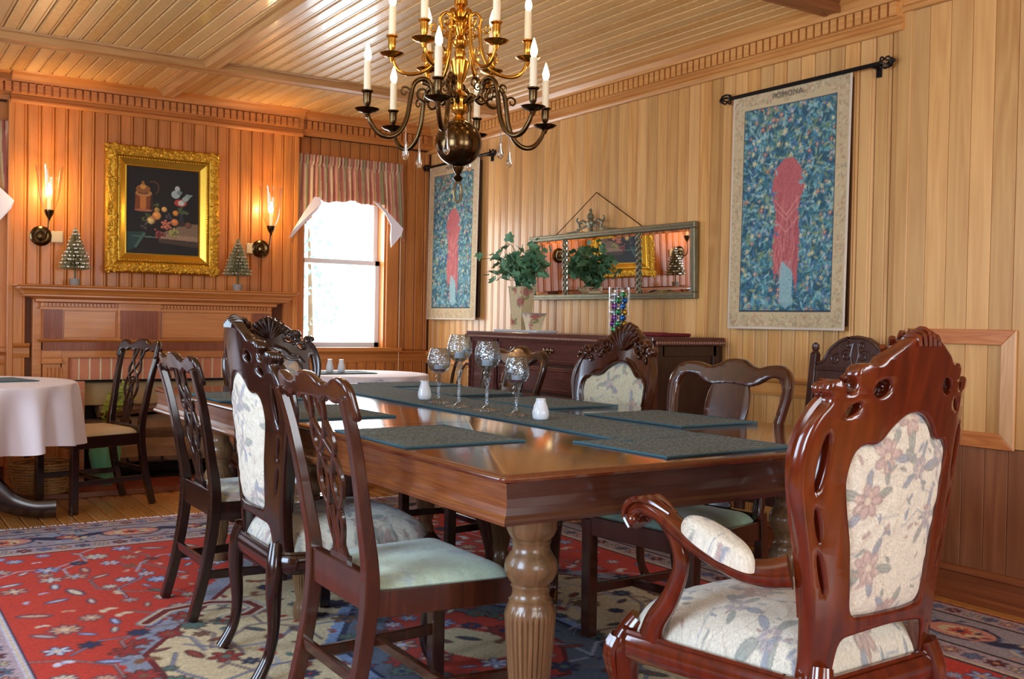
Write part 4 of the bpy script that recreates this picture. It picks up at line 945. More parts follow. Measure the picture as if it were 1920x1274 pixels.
# ================================================================== rococo chairs
def by(x, z): return -0.235-(z-0.46)*0.10-0.05*max(0, z-0.8)**1.0+0.75*x*x
def rococo(label, loc, rz, arms=False, n=70, group=None, wood_m='mahog', seed=0, fab=None, name='upholstered_chair', wide=1.0):
    fab = fab or FL; W = M[wood_m]
    t = thing(name, label, 'armchair' if arms else 'chair', loc, rz, group)
    half = [(0.0, 0.488), (0.10, 0.480), (0.138, 0.468), (0.150, 0.42), (0.155, 0.365), (0.205, 0.365), (0.208, 0.44), (0.216, 0.53), (0.236, 0.64), (0.256, 0.73), (0.270, 0.81), (0.268, 0.88), (0.252, 0.93), (0.232, 0.957), (0.228, 0.972),
            (0.238, 0.985), (0.234, 1.003), (0.214, 1.008), (0.200, 0.996), (0.196, 0.982), (0.180, 0.983), (0.174, 1.0), (0.180, 1.018), (0.170, 1.036), (0.150, 1.040), (0.128, 1.040), (0.108, 1.056), (0.080, 1.072), (0.052, 1.088), (0.024, 1.100)]
    outer = sm2(half+[(0, 1.103)]+[(-x, z) for x, z in reversed(half[1:])], 4)
    hp = [(0.0, 0.518), (0.08, 0.518), (0.118, 0.526), (0.128, 0.58), (0.140, 0.67), (0.156, 0.74), (0.166, 0.80), (0.160, 0.850), (0.138, 0.874), (0.110, 0.874), (0.088, 0.884), (0.066, 0.908), (0.034, 0.930)]
    hp = [(x*wide, z) for x, z in hp]; opening = sm2(hp+[(0, 0.937)]+[(-x, z) for x, z in reversed(hp[1:])], 4)
    def slit(cx, cz, L, wd, a, s):
        p = [(L*math.cos(q)*0.5, wd*math.sin(q)*0.5) for q in [2*PI*k/14 for k in range(14)]]
        return [(s*(cx+u*math.cos(a)-v*math.sin(a)), cz+u*math.sin(a)+v*math.cos(a)) for u, v in p]
    holes = []
    for s in (1, -1):
        if wide > 1.1: holes += [slit(0.112, 0.990, 0.046, 0.026, R(-25), s)]; continue
        holes += [slit(0.203, 0.615, 0.085, 0.009, R(74), s), slit(0.221, 0.715, 0.07, 0.010, R(76), s), slit(0.227, 0.842, 0.12, 0.020, R(94), s), slit(0.112, 0.990, 0.046, 0.032, R(-25), s), slit(0.176, 0.948, 0.040, 0.018, R(-35), s)]
    bend = lambda x, z: by(x, z)
    plate('back_frame', [outer, opening]+holes, 0.038, 0.007, W, t, bend)
    # moulded bead around the upholstered panel, front side, and carving
    fr = lambda x, z, o=0.022: (x, by(x, z)+o, z)
    obj('panel_bead', sweep([fr(x*1.05, 0.742+(z-0.742)*1.03) for x, z in opening[::3]], 0.006, side=(0, 1, 0), ns=6, closed=True, sub=2), W, t, True)
    gs = []
    for k in range(9):
        a = R(34+14*k); r1 = 0.105+0.018*math.sin((a)); c = (0, 0.985)
        gs.append(sweep([fr(c[0]+q*math.cos(a)*1.05, c[1]+q*math.sin(a), 0.020+0.012*math.sin(PI*min(1, q/r1)*0.9)) for q in (0.012, r1*0.4, r1*0.75, r1)], [0.003, 0.007, 0.010, 0.007], ns=7, sub=3))
    obj('shell_carving', join(gs), W, t, True)
    gs = []
    for k in range(5):      # ribs over the top of the crest
        x = (k-2)*0.016; gs.append(sweep([(x, by(x, 1.09)-0.019, 1.075), (x*1.05, by(x, 1.1)-0.013, 1.104-abs(x)*0.35), (x*1.05, by(x, 1.1)+0.012, 1.106-abs(x)*0.35), (x, by(x, 1.09)+0.02, 1.07)], 0.007, ns=6, sub=3))
    obj('crest_ribs', join(gs), W, t, True)
    gs = []
    for s in (1, -1):
        for cx, cz, r0, tn, a0 in ((0.112, 1.012, 0.030, 1.6, 2.6), (0.158, 0.995, 0.022, 1.4, 0.5), (0.216, 0.985, 0.020, 1.5, 1.0), (0.190, 0.955, 0.016, 1.3, 3.6)):
            pts = []
            for k in range(13):
                a = a0+tn*2*PI*k/12; r = r0*(1-0.82*k/12); pts.append(fr(s*(cx+r*math.cos(a)), cz+r*math.sin(a), 0.020+0.010*k/12))
            gs.append(sweep(pts, [0.0075, 0.006, 0.006], ns=7, sub=2))
        gs.append(sweep([fr(s*x, z, 0.018) for x, z in ((0.206, 0.985), (0.240, 0.945), (0.262, 0.88), (0.262, 0.81), (0.246, 0.72), (0.224, 0.62), (0.208, 0.52))], [0.009, 0.012, 0.012, 0.009, 0.008, 0.007], ns=8, sub=4))
        gs.append(sweep([fr(s*x, z, 0.018) for x, z in ((0.03, 0.955), (0.085, 0.935), (0.12, 0.905), (0.16, 0.895), (0.192, 0.86))], [0.008, 0.009, 0.007, 0.006], ns=7, sub=4))
        gs.append(ball(fr(s*0.236, 0.990, 0.012), 0.013, 10, 7)); gs.append(ball(fr(s*0.135, 0.965, 0.026), 0.010, 10, 7))
    obj('scroll_carving', join(gs), W, t, True)
    # upholstered back, front and rear faces
    op = [(x*1.03, z) for x, z in opening]
    to3 = lambda x, y, h: np.stack([x, by0(x, y)+h, y], 1)
    by0 = lambda x, z: -0.235-(z-0.46)*0.10-0.05*np.maximum(0, z-0.8)+0.75*x*x
    obj('back_pad', None, None, t, me=disc_pad('back_pad', op, 0.020, 0.004, n, to3, fab, M['floral'], (seed*0.13, 0.07)))
    to3r = lambda x, y, h: np.stack([x, by0(x, y)-h, y], 1)
    obj('back_panel', None, None, t, me=disc_pad('back_panel', op, 0.004, 0.004, n, to3r, fab, M['floral'], (0.21+seed*0.1, 0.2), flip=True, wr=0.0016))
    # seat rail, serpentine
    so = rrect(0.44, 0.56, 0.50, 0.07, 0.03)
    ring = [(x*1.02, y*1.02+0.025, 0.362) for x, y in so[::3]]
    obj('seat_rail', sweep(ring, 0.030, 0.020, side=(0, 0, 1), ns=8, sq=0.55, closed=True, sub=2), W, t, True)
    obj('rail_bead', sweep([(x*1.035, (y-0.025)*1.015+0.025, 0.395) for x, y, z in ring], 0.007, side=(0, 0, 1), ns=6, closed=True, sub=2), W, t, True)
    obj('seat_cushion', None, None, t, me=disc_pad('seat_cushion', [(x*0.99, y*0.985+0.025) for x, y in so], 0.088, 0.378, int(n*1.25), lambda x, y, h: np.stack([x, y, h], 1), fab, M['floral'], (0.1+seed*0.17, 0.3), lip=0.03, puff=0.55))
    for s in (1, -1):
        L = obj('leg', sweep([(s*0.235, 0.245, 0.41), (s*0.262, 0.272, 0.345), (s*0.262, 0.272, 0.26), (s*0.243, 0.252, 0.13), (s*0.243, 0.252, 0.06), (s*0.266, 0.276, 0.014)], [0.036, 0.040, 0.031, 0.019, 0.018, 0.024], ns=12, sub=6), W, t, True)
        g2 = [sweep([(s*(0.262+0.03*math.cos(R(45+q))), 0.272+0.03*math.sin(R(45+q)), 0.37), (s*(0.268+0.036*math.cos(R(45+q))), 0.278+0.036*math.sin(R(45+q)), 0.32), (s*(0.256+0.02*math.cos(R(45+q))), 0.266+0.02*math.sin(R(45+q)), 0.20)], [0.010, 0.011, 0.003], ns=6, sub=4) for q in (-50, -25, 0, 25, 50)]
        obj('knee_carving', join(g2), W, L, True)
        obj('leg', sweep([(s*0.180, -0.225, 0.42), (s*0.196, -0.236, 0.36), (s*0.200, -0.240, 0.28), (s*0.190, -0.236, 0.16), (s*0.186, -0.250, 0.08), (s*0.190, -0.285, 0.012)], [0.024, 0.027, 0.024, 0.018, 0.017, 0.022], ns=12, sub=6), W, t, True)
    if arms:
        for s in (1, -1):
            obj('arm', sweep([(s*0.228, -0.180, 0.612), (s*0.258, -0.13, 0.602), (s*0.285, -0.06, 0.615), (s*0.297, 0.04, 0.650), (s*0.300, 0.12, 0.688), (s*0.300, 0.175, 0.694), (s*0.300, 0.205, 0.672), (s*0.300, 0.190, 0.650)], [0.024, 0.026, 0.027, 0.028, 0.025, 0.025, 0.024, 0.02], [0.036, 0.030, 0.025, 0.022, 0.021, 0.022, 0.02, 0.015], ns=12, sub=7), W, t, True)
            g2 = []
            for off in (-0.019, 0.0, 0.019):
                g2.append(sweep([(s*0.300+off*0.6, 0.085, 0.694), (s*0.300+off*1.2, 0.15, 0.716), (s*0.300+off*1.2, 0.20, 0.706), (s*0.300+off*1.1, 0.224, 0.675), (s*0.300+off, 0.205, 0.644)], [0.003, 0.008, 0.008, 0.007, 0.005], ns=7, sub=5))
            for dx in (-1, 1): g2.append(ball((s*0.300+dx*0.022, 0.192, 0.666), 0.014, 12, 8))
            obj('arm_scroll_carving', join(g2), W, t, True)
            a0 = R(17)
            def pad3(x, y, h, s=s):
                X = s*(0.292)+x; Y = -0.035+y*math.cos(a0)-h*math.sin(a0); Z = 0.634+y*math.sin(a0)*1.05+h; return np.stack([X, Y, Z], 1)
            obj('arm_pad', None, None, t, me=disc_pad('arm_pad', [(0.042*math.cos(q), 0.105*math.sin(q)) for q in np.linspace(0, 2*PI, 60, endpoint=False)], 0.026, 0.006, 36, pad3, fab, M['floral'], (0.2, 0.1), lip=0.016, wr=0.0006))
            obj('arm_support', sweep([(s*0.297, 0.105, 0.680), (s*0.292, 0.075, 0.630), (s*0.288, 0.070, 0.575), (s*0.284, 0.105, 0.500), (s*0.282, 0.150, 0.440), (s*0.276, 0.170, 0.400)], [0.021, 0.017, 0.016, 0.018, 0.022, 0.026], [0.026, 0.020, 0.020, 0.024, 0.028, 0.034], ns=12, sub=6), W, t, True)
    return t
RC = 'upholstered carved chairs around the dining table'
rococo('big polished carved armchair, floral upholstery, at the near head of the table, seen from behind', (1.83, 1.60, 0.0095), R(2), True, 170, None, 'mahog_red', 0, name='carved_armchair')
rococo('dark carved floral-backed side chair, second from the camera on the table\'s left side', (1.335, 3.14, 0.0095), R(-92), False, 90, RC, 'mahog', 1)
rococo('carved floral chair on the table\'s right side, its shell crest before the sideboard', (2.60, 3.50, 0.0095), R(90), False, 80, RC, 'mahog_mid', 2, FLC, wide=1.27)
rococo('dark carved chair with tan floral back standing at the far head of the table', (1.945, 5.12, 0.0095), R(180), False, 70, RC, 'mahog', 3, floral_tile(12, (190, 160, 130)))
# ================================================================== pierced-splat chairs
def cy(z): return -0.205-max(0, z-0.45)*0.16-max(0, z-0.75)*0.12
def pierced(label, loc, rz, wm='mahog', group=None, seat='green_dam', name='pierced_back_chair', damask=None):
    W = M[wm]; t = thing(name, label, 'chair', loc, rz, group)
    for s in (1, -1):
        obj('back_post', sqbar([(s*0.185, -0.285, 0.0), (s*0.186, -0.235, 0.20), (s*0.188, -0.207, 0.43), (s*0.200, cy(0.62), 0.62), (s*0.216, cy(0.80), 0.80), (s*0.226, cy(0.92), 0.92)], [0.018, 0.019, 0.020, 0.018, 0.017, 0.016], [0.017, 0.018, 0.020, 0.016, 0.014, 0.013], (1, 0, 0)), W, t, bev=0.004)
        obj('leg', sqbar([(s*0.228, 0.205, 0.0), (s*0.232, 0.205, 0.42)], 0.021, 0.021, (1, 0, 0), 1, False), W, t, bev=0.004)
        obj('side_rail', sqbar([(s*0.188, -0.205, 0.395), (s*0.232, 0.205, 0.395)], 0.012, 0.034, (1, 0, 0), 1, False), W, t, bev=0.003)
        obj('stretcher', sqbar([(s*0.187, -0.235, 0.165), (s*0.229, 0.205, 0.165)], 0.009, 0.016, (1, 0, 0), 1, False), W, t, bev=0.003)
    obj('front_rail', box(-0.225, 0.225, 0.195, 0.221, 0.362, 0.430), W, t, bev=0.003)
    obj('back_rail', box(-0.185, 0.185, -0.220, -0.192, 0.375, 0.470), W, t, bev=0.004)
    obj('cross_stretcher', box(-0.21, 0.21, -0.01, 0.010, 0.150, 0.178), W, t, bev=0.003)
    obj('rear_stretcher', box(-0.18, 0.18, -0.246, -0.230, 0.190, 0.222), W, t, bev=0.003)
    hp = [(0.0, 0.908), (0.05, 0.906), (0.075, 0.896), (0.10, 0.906), (0.118, 0.912), (0.145, 0.900), (0.160, 0.898), (0.185, 0.905), (0.203, 0.900), (0.208, 0.880), (0.209, 0.862), (0.242, 0.862), (0.244, 0.905), (0.240, 0.938), (0.224, 0.958), (0.198, 0.966), (0.168, 0.960), (0.138, 0.948), (0.112, 0.944), (0.098, 0.951), (0.086, 0.949), (0.062, 0.962), (0.032, 0.972)]
    out = sm2(hp+[(0, 0.974)]+[(-x, z) for x, z in reversed(hp[1:])], 4)
    plate('crest_rail', [out], 0.026, 0.008, W, t, lambda x, z: cy(z)+0.25*x*x)
    gs = []
    def rib(pts, wd=0.0085):
        for s in (1, -1): gs.append(sweep([(s*x*(1.0+0.28*math.sin(PI*min(1, max(0, (z-0.5)/0.42)))), cy(z)+0.004, z) for x, z in pts], wd, 0.007, side=(1, 0, 0), ns=8, sq=0.6, sub=6))
    rib([(0.062, 0.915), (0.046, 0.865), (0.020, 0.820), (-0.012, 0.782), (-0.042, 0.745), (-0.060, 0.695), (-0.052, 0.645), (-0.028, 0.605), (-0.014, 0.570), (-0.022, 0.520), (-0.044, 0.475)])
    rib([(0.020, 0.915), (0.030, 0.865), (0.052, 0.815), (0.052, 0.775), (0.026, 0.735), (0.010, 0.690), (0.018, 0.640), (0.036, 0.600), (0.038, 0.560), (0.024, 0.510), (0.020, 0.470)])
    rib([(0.0, 0.62), (0.003, 0.55), (0.006, 0.47)], 0.007)
    gs.append(sweep([(-0.03, cy(0.742)+0.004, 0.742), (0.03, cy(0.742)+0.004, 0.742)], 0.007, ns=6, sub=1))
    gs.append(box(-0.056, 0.056, -0.214, -0.199, 0.455, 0.488))
    obj('splat', join(gs), W, t, True)
    obj('seat', None, None, t, me=disc_pad('seat', [(x, y+0.0) for x, y in rrect(0.38, 0.455, 0.40, 0.03)], 0.028, 0.418, 60, lambda x, y, h: np.stack([x, y, h], 1), damask, M['floral'] if damask else M[seat], (0, 0), lip=0.022, wr=0.0008, puff=0.5))
    return t
def damask_tile(base, seed):
    P = Paint(0.42, 0.42, 0.005, base); rn = np.random.default_rng(seed)
    for k in range(60):
        x, y, a = rn.uniform(0, .42), rn.uniform(0, .42), rn.uniform(0, 6.3); c = [tuple(int(q*0.90) for q in base), tuple(min(255, int(q*1.07)) for q in base), (150, 172, 186)][k % 3]
        for dx in (-.42, 0, .42):
            for dy in (-.42, 0, .42): P.flower(x+dx, y+dy, rn.uniform(0.02, 0.04) if dx == dy == 0 else 0.03, 6, c, c, a, 0.55)
    return P
DG = damask_tile((186, 204, 178), 3); DG2 = damask_tile((150, 186, 158), 5)
PC = 'pierced-splat dining chairs'
pierced('nearest chair on the left, reddish wood with interlaced pierced back and pale green seat', (1.315, 2.50, 0.0095), R(-91), 'mahog_mid', PC, damask=DG)
pierced('dark pierced-back chair farthest along the left side of the dining table', (1.345, 3.89, 0.0095), R(-90), 'mahog', PC, damask=FLC)
pierced('dark pierced-back chair by the green vase, tucked under the white round table', (1.215, 6.32, 0.0), R(104), 'mahog', PC, 'cream_seat')
# ------------------------------------------------------------------ yoke-backed chairs
def yoke(label, loc, rz, wm, group=None, solid=True, damask=None):
    W = M[wm]; t = thing('yoke_back_chair', label, 'chair', loc, rz, group)
    for s in (1, -1):
        obj('back_leg', sqbar([(s*0.19, -0.285, 0.0), (s*0.192, -0.235, 0.20), (s*0.195, -0.207, 0.46)], 0.018, 0.018, (1, 0, 0)), W, t, bev=0.004)
        obj('leg', sqbar([(s*0.225, 0.205, 0.0), (s*0.230, 0.205, 0.42)], 0.021, 0.021, (1, 0, 0), 1, False), W, t, bev=0.004)
        obj('side_rail', sqbar([(s*0.19, -0.205, 0.395), (s*0.232, 0.205, 0.395)], 0.012, 0.034, (1, 0, 0), 1, False), W, t, bev=0.003)
        obj('stretcher', sqbar([(s*0.19, -0.235, 0.165), (s*0.229, 0.205, 0.165)], 0.009, 0.016, (1, 0, 0), 1, False), W, t, bev=0.003)
    obj('front_rail', box(-0.225, 0.225, 0.195, 0.221, 0.362, 0.430), W, t, bev=0.003); obj('back_rail', box(-0.19, 0.19, -0.220, -0.192, 0.375, 0.455), W, t, bev=0.003)
    obj('cross_stretcher', box(-0.21, 0.21, -0.01, 0.010, 0.150, 0.178), W, t, bev=0.003)
    ho = [(0.0, 0.988), (0.040, 0.983), (0.075, 0.965), (0.110, 0.958), (0.155, 0.968), (0.205, 0.970), (0.243, 0.955), (0.266, 0.922), (0.272, 0.880), (0.264, 0.82), (0.246, 0.72), (0.228, 0.62), (0.214, 0.53), (0.212, 0.44), (0.176, 0.44), (0.180, 0.53), (0.194, 0.62), (0.212, 0.72), (0.228, 0.81), (0.234, 0.865), (0.228, 0.900), (0.205, 0.922), (0.165, 0.922), (0.125, 0.900), (0.080, 0.888), (0.040, 0.892)]
    out = sm2(ho+[(0, 0.893)]+[(-x, z) for x, z in reversed(ho[1:])], 4)
    plate('yoke_frame', [out], 0.034, 0.010, W, t, lambda x, z: cy(z)+0.3*x*x)
    hs = [(0.0, 0.905), (0.055, 0.905), (0.068, 0.890), (0.078, 0.85), (0.080, 0.80), (0.070, 0.74), (0.048, 0.67), (0.036, 0.61), (0.040, 0.55), (0.052, 0.50), (0.060, 0.452)]
    hs = [(x*1.2, z) for x, z in hs]; so = sm2(hs+[(0, 0.45)]+[(-x, z) for x, z in reversed(hs[1:])], 4); hl = []
    if not solid:
        for cx, cz, a, b in ((0, 0.84, 0.012, 0.035), (0.045, 0.82, 0.011, 0.035), (-0.045, 0.82, 0.011, 0.035), (0, 0.73, 0.020, 0.03), (0.012, 0.60, 0.006, 0.05), (-0.012, 0.60, 0.006, 0.05)):
            hl.append([(cx+a*math.cos(q), cz+b*math.sin(q)) for q in np.linspace(0, 2*PI, 14, endpoint=False)])
    plate('splat', [so]+hl, 0.012, 0.003, W, t, lambda x, z: cy(z)+0.004+0.4*x*x)
    obj('seat', None, None, t, me=disc_pad('seat', rrect(0.39, 0.455, 0.40, 0.03), 0.028, 0.418, 50, lambda x, y, h: np.stack([x, y, h], 1), damask, M['floral'], (0, 0), lip=0.022, wr=0.0008, puff=0.5))
    return t
yoke('red-brown chair with solid vase splat and wavy crest on the table\'s right side', (2.45, 2.66, 0.0095), R(98), 'mahog_mid', 'yoke-backed chairs', True, DG2)
yoke('dark chair with pierced splat standing behind the glass candle holders on the right side', (2.49, 4.20, 0.0095), R(90), 'mahog', 'yoke-backed chairs', False, DG2)
# ------------------------------------------------------------------ carved panel chair against the right wall
t = thing('carved_panel_chair', 'dark carved oak chair with arched crest and finials against the right wall', 'chair', (3.44, 2.90, 0.0095), R(90))
W = M['carved']; jy = lambda z: -0.20-(z-0.45)*0.10
for s in (1, -1):
    obj('post', sqbar([(s*0.225, -0.21, 0.0), (s*0.225, -0.20, 0.45), (s*0.225, jy(0.99), 0.99)], 0.017, 0.017, (1, 0, 0), 3), W, t, bev=0.003)
    obj('finial', join([lathe([(0.017, 0), (0.020, 0.008), (0.012, 0.016), (0.018, 0.03), (0.016, 0.045), (0.004, 0.055)], 14, (s*0.225, jy(0.99), 0.985))]), W, t, True)
    obj('leg', lathe([(0.022, 0), (0.024, 0.04), (0.016, 0.06), (0.024, 0.12), (0.026, 0.2), (0.016, 0.28), (0.024, 0.32), (0.026, 0.42)], 16, (s*0.225, 0.21, 0)), W, t, True)
    obj('side_rail', box(s*0.225-0.014, s*0.225+0.014, -0.19, 0.2, 0.36, 0.43), W, t, bev=0.003)
    obj('stretcher', box(s*0.225-0.012, s*0.225+0.012, -0.19, 0.2, 0.10, 0.13), W, t, bev=0.003)
obj('front_rail', box(-0.22, 0.22, 0.195, 0.225, 0.36, 0.43), W, t, bev=0.003)
M['tan_seat'] = wood('tan_board_seat', (170, 118, 74), (130, 84, 48), 0.3, (0.8, 10, 10), 0.3)
obj('seat_board', box(-0.25, 0.25, -0.22, 0.25, 0.43, 0.452), M['tan_seat'], t, bev=0.005, label='lighter tan board seat')
ar = [(x, z) for x, z in [(-0.208, 0.52), (0.208, 0.52), (0.208, 0.935), (0.196, 0.955), (0.170, 0.965), (0.150, 1.000), (0.115, 1.040), (0.065, 1.066), (0, 1.076), (-0.065, 1.066), (-0.115, 1.040), (-0.150, 1.000), (-0.170, 0.965), (-0.196, 0.955), (-0.208, 0.935)]]
plate('back_board', [ar], 0.024, 0.004, W, t, lambda x, z: jy(z))
jf = lambda x, z, o=0.014: (x, jy(z)+o, z)
obj('crest_edge', sweep([jf(x, z, 0.012) for x, z in ((-0.20, 0.945), (-0.165, 0.96), (-0.135, 1.01), (-0.07, 1.055), (0, 1.066), (0.07, 1.055), (0.135, 1.01), (0.165, 0.96), (0.20, 0.945))], 0.008, ns=7, sub=5), W, t, True)
gs = []
for s in (1, -1):
    for cx, cz, r0, a0, d in ((0.045, 0.985, 0.030, 0, 1), (0.10, 0.968, 0.026, 2.0, -1), (0.035, 1.032, 0.016, 1, 1)):
        gs.append(sweep([jf(s*(cx+r0*(1-0.8*k/14)*math.cos(a0+d*k*0.6)), cz+r0*(1-0.8*k/14)*math.sin(a0+d*k*0.6)) for k in range(15)], 0.004, ns=6, sub=2))
    gs.append(sweep([jf(s*0.01, 0.945), jf(s*0.02, 0.99), jf(s*0.012, 1.04)], 0.005, ns=6, sub=4))
    gs.append(sweep([jf(s*0.14, 0.58), jf(s*0.14, 0.83), jf(s*0.10, 0.87), jf(0, 0.90)], 0.004, ns=6, sub=4))
    for k in range(5): gs.append(sweep([jf(s*0.175, 0.60+0.055*k), jf(s*0.165, 0.62+0.055*k), jf(s*0.18, 0.64+0.055*k)], 0.005, ns=6, sub=3))
    for k in range(3): gs.append(sweep([jf(0, 0.60+k*0.08), jf(s*0.05, 0.64+k*0.08), jf(s*0.03, 0.69+k*0.07)], 0.006, ns=6, sub=4))
obj('relief_carving', join(gs), W, t, True)
obj('cross_rail', box(-0.208, 0.208, jy(0.93)-0.004, jy(0.93)+0.020, 0.915, 0.935), W, t, bev=0.003)
# ------------------------------------------------------------------ bentwood chair at the window table
t = thing('bentwood_chair', 'dark hoop-backed bentwood chair beside the small round table by the corner', 'chair', (3.60, 6.48, 0.0), R(84))
W = M['mahog']
def hoop(wd, z0, z1, yo=0.0): return [(-wd*0.9, -0.19, z0), (-wd, -0.205, (z0+z1)/2), (-wd*0.75, -0.23, z1-0.06), (-wd*0.3, -0.24, z1-0.005), (0, -0.242, z1), (wd*0.3, -0.24, z1-0.005), (wd*0.75, -0.23, z1-0.06), (wd, -0.205, (z0+z1)/2), (wd*0.9, -0.19, z0)]
obj('outer_hoop', sweep([(-0.185, -0.24, 0)]+hoop(0.20, 0.45, 0.90)+[(0.185, -0.24, 0)], 0.0125, side=(0, 1, 0), ns=10), W, t, True)
obj('inner_hoop', sweep(hoop(0.115, 0.46, 0.80), 0.009, side=(0, 1, 0), ns=8), W, t, True)
obj('seat_ring', sweep([(0.205*math.cos(a), 0.205*math.sin(a), 0.45) for a in np.linspace(0, 2*PI, 16, endpoint=False)], 0.017, side=(0, 0, 1), ns=8, closed=True, sub=3), W, t, True)
obj('seat', lathe([(0.19, 0.452), (0.185, 0.458), (0.002, 0.456)], 28), M['cream_seat'], t, True)
for s in (1, -1): obj('leg', sweep([(s*0.165, 0.14, 0.44), (s*0.18, 0.17, 0.2), (s*0.20, 0.19, 0)], [0.016, 0.014, 0.011], ns=10), W, t, True)
# ================================================================== round tables with white cloths
def cloth_table(cx, cy, r, drop, lab, gl, folds=13, seed=1, ph=0.0):
    t = thing('round_table', lab, 'table', (cx, cy, 0), ph, 'small round side tables')
    obj('tabletop', lathe([(r-0.02, 0.722), (r-0.005, 0.726), (r-0.005, 0.738), (r-0.02, 0.742)], 48), M['mahog'], t)
    obj('pedestal', lathe([(0.07, 0.10), (0.05, 0.16), (0.045, 0.3), (0.075, 0.42), (0.06, 0.5), (0.04, 0.6), (0.07, 0.70), (0.10, 0.722)], 24), M['mahog'], t, True)
    for k in range(3):
        a = R(120*k-8); ff = 1.14 if k == 0 else 0.86
        pts = [(q*ff*math.cos(a), q*ff*math.sin(a), z) for q, z in ((0.02, 0.24), (0.12, 0.20), (0.24, 0.10), (0.34, 0.062), (0.44, 0.058))]
        obj('foot', sweep(pts, [0.034, 0.036, 0.036, 0.036, 0.036], [0.11, 0.09, 0.060, 0.050, 0.052], side=(-math.sin(a), math.cos(a), 0), ns=10, sq=0.6), M['mahog'], t, True)
    n = 260; V = []; Fc = []
    rn = random.Random(seed); am = [rn.uniform(0.5, 1.2) for _ in range(folds)]; phs = [rn.uniform(-0.25, 0.25) for _ in range(folds)]
    rows = [0.02, 0.3, 0.7, 0.95, 0.985, 1.0]; zs = []
    for q in rows: zs.append((q*r, 0.7475 if q < 0.99 else 0.744, 0))
    for k in range(1, 15): zs.append((r+0.006, 0.744-drop*k/14, k/14))
    zs[6] = (r+0.006, 0.735, 0.02)
    for rr, z, q in zs:
        for i in range(n):
            a = 2*PI*i/n; fi = a/(2*PI)*folds; k = int(fi) % folds; s = math.cos(2*PI*(fi-int(fi))+0)
            amp = (am[k]*(1-(fi-int(fi)))+am[(k+1) % folds]*(fi-int(fi)))
            d = q**0.7*0.10*amp*(-0.30-s*0.62)+q*0.012; V.append(((rr+d)*math.cos(a), (rr+d)*math.sin(a), z+q*0.012*math.sin(a*folds*0.5+1)))
    for k in range(len(zs)-1):
        for i in range(n): j = (i+1) % n; Fc.append((k*n+i, k*n+j, (k+1)*n+j, (k+1)*n+i))
    Fc.append(tuple(range(n)))
    o = obj('tablecloth', (V, Fc), M['cloth'], None, True, loc=(cx, cy, 0), rot=(0, 0, ph)); tag(o, gl, 'tablecloth', 'white cloths on round tables')
cloth_table(0.475, 6.06, 0.60, 0.325, 'dark pedestal table under a long white cloth at the left edge of the room', 'long draped white cloth on the left round table', 16, 2)
cloth_table(2.93, 6.34, 0.455, 0.26, 'small round table under a white cloth in front of the window', 'white cloth on the small round table before the window', 11, 5)
mat_thing('placemat', 'teal placemat lying on the white cloth of the left round table', 'placemat', 0.62, 6.10, 0.44, 0.32, R(15), 0.748, 'placemats on the round tables', 3)
mat_thing('placemat', 'teal placemat under the two shakers on the round table by the window', 'placemat', 2.80, 6.40, 0.40, 0.30, R(0), 0.748, 'placemats on the round tables', 4)
shaker(2.735, 6.41, 0.7552, 0.088, 0.026, 'left one of two white shakers on the round table by the window', 'white shakers by the window', ribs=0.03)
shaker(2.81, 6.39, 0.7552, 0.086, 0.026, 'right one of two white shakers on the round table by the window', 'white shakers by the window', ribs=0.03)
# ================================================================== chandelier
ch = thing('chandelier', 'two-tier brass chandelier with dark ball and lit candle bulbs over the dining table', 'chandelier', (1.935, 3.35, -0.025))
M['flame'] = emis('lit_bulb', (255, 226, 170), 22.0); M['brass_b'] = M['brass']
SZ = lambda pr: pr
obj('ball', ball((0, 0, 1.812), 0.088, 40, 24), M['bronze'], ch, True)
obj('bottom_finial', lathe([(0.010, 1.668), (0.020, 1.682), (0.008, 1.692), (0.013, 1.702), (0.020, 1.716), (0.022, 1.724)], 24), M['bronze'], ch, True)
obj('ring_pull', sweep([(0.014*math.sin(a), 0.0, 1.628+0.038*math.cos(a)) for a in np.linspace(0, 2*PI, 16, endpoint=False)], 0.0042, side=(0, 1, 0), ns=8, closed=True, sub=2, ), M['bronze'], ch, True, rot=(0, 0, R(-20)))
stem = [(0.030, 1.895), (0.022, 1.905), (0.014, 1.915), (0.030, 1.93), (0.034, 1.945), (0.030, 1.955), (0.030, 1.975), (0.036, 1.985), (0.028, 1.995), (0.012, 2.01), (0.012, 2.035), (0.022, 2.05), (0.030, 2.075), (0.036, 2.105), (0.038, 2.118), (0.030, 2.126), (0.018, 2.135), (0.022, 2.150), (0.016, 2.165), (0.030, 2.180), (0.031, 2.192), (0.020, 2.20), (0.014, 2.215),
        (0.022, 2.235), (0.028, 2.255), (0.022, 2.27), (0.032, 2.28), (0.032, 2.295), (0.018, 2.305), (0.014, 2.318), (0.026, 2.33), (0.026, 2.345), (0.014, 2.355), (0.018, 2.375), (0.024, 2.40), (0.016, 2.42), (0.008, 2.44), (0.008, 2.585), (0.05, 2.615), (0.055, ZC+0.022)]
obj('stem', lathe(stem, 32), M['brass'], ch, True)
def arm_pts(kind):
    if kind == 0: # lower, S curve: hub -> scroll up -> down -> cup
        return [(0.030, 1.965), (0.060, 1.985), (0.085, 1.97), (0.105, 1.985), (0.110, 2.015), (0.130, 2.038), (0.158, 2.035), (0.180, 2.010), (0.190, 1.96), (0.202, 1.89), (0.228, 1.838), (0.268, 1.815), (0.308, 1.825), (0.338, 1.862), (0.350, 1.893)]
    return [(0.030, 2.285), (0.055, 2.300), (0.075, 2.280), (0.072, 2.240), (0.082, 2.160), (0.108, 2.100), (0.150, 2.072), (0.200, 2.066), (0.235, 2.085), (0.252, 2.125)]
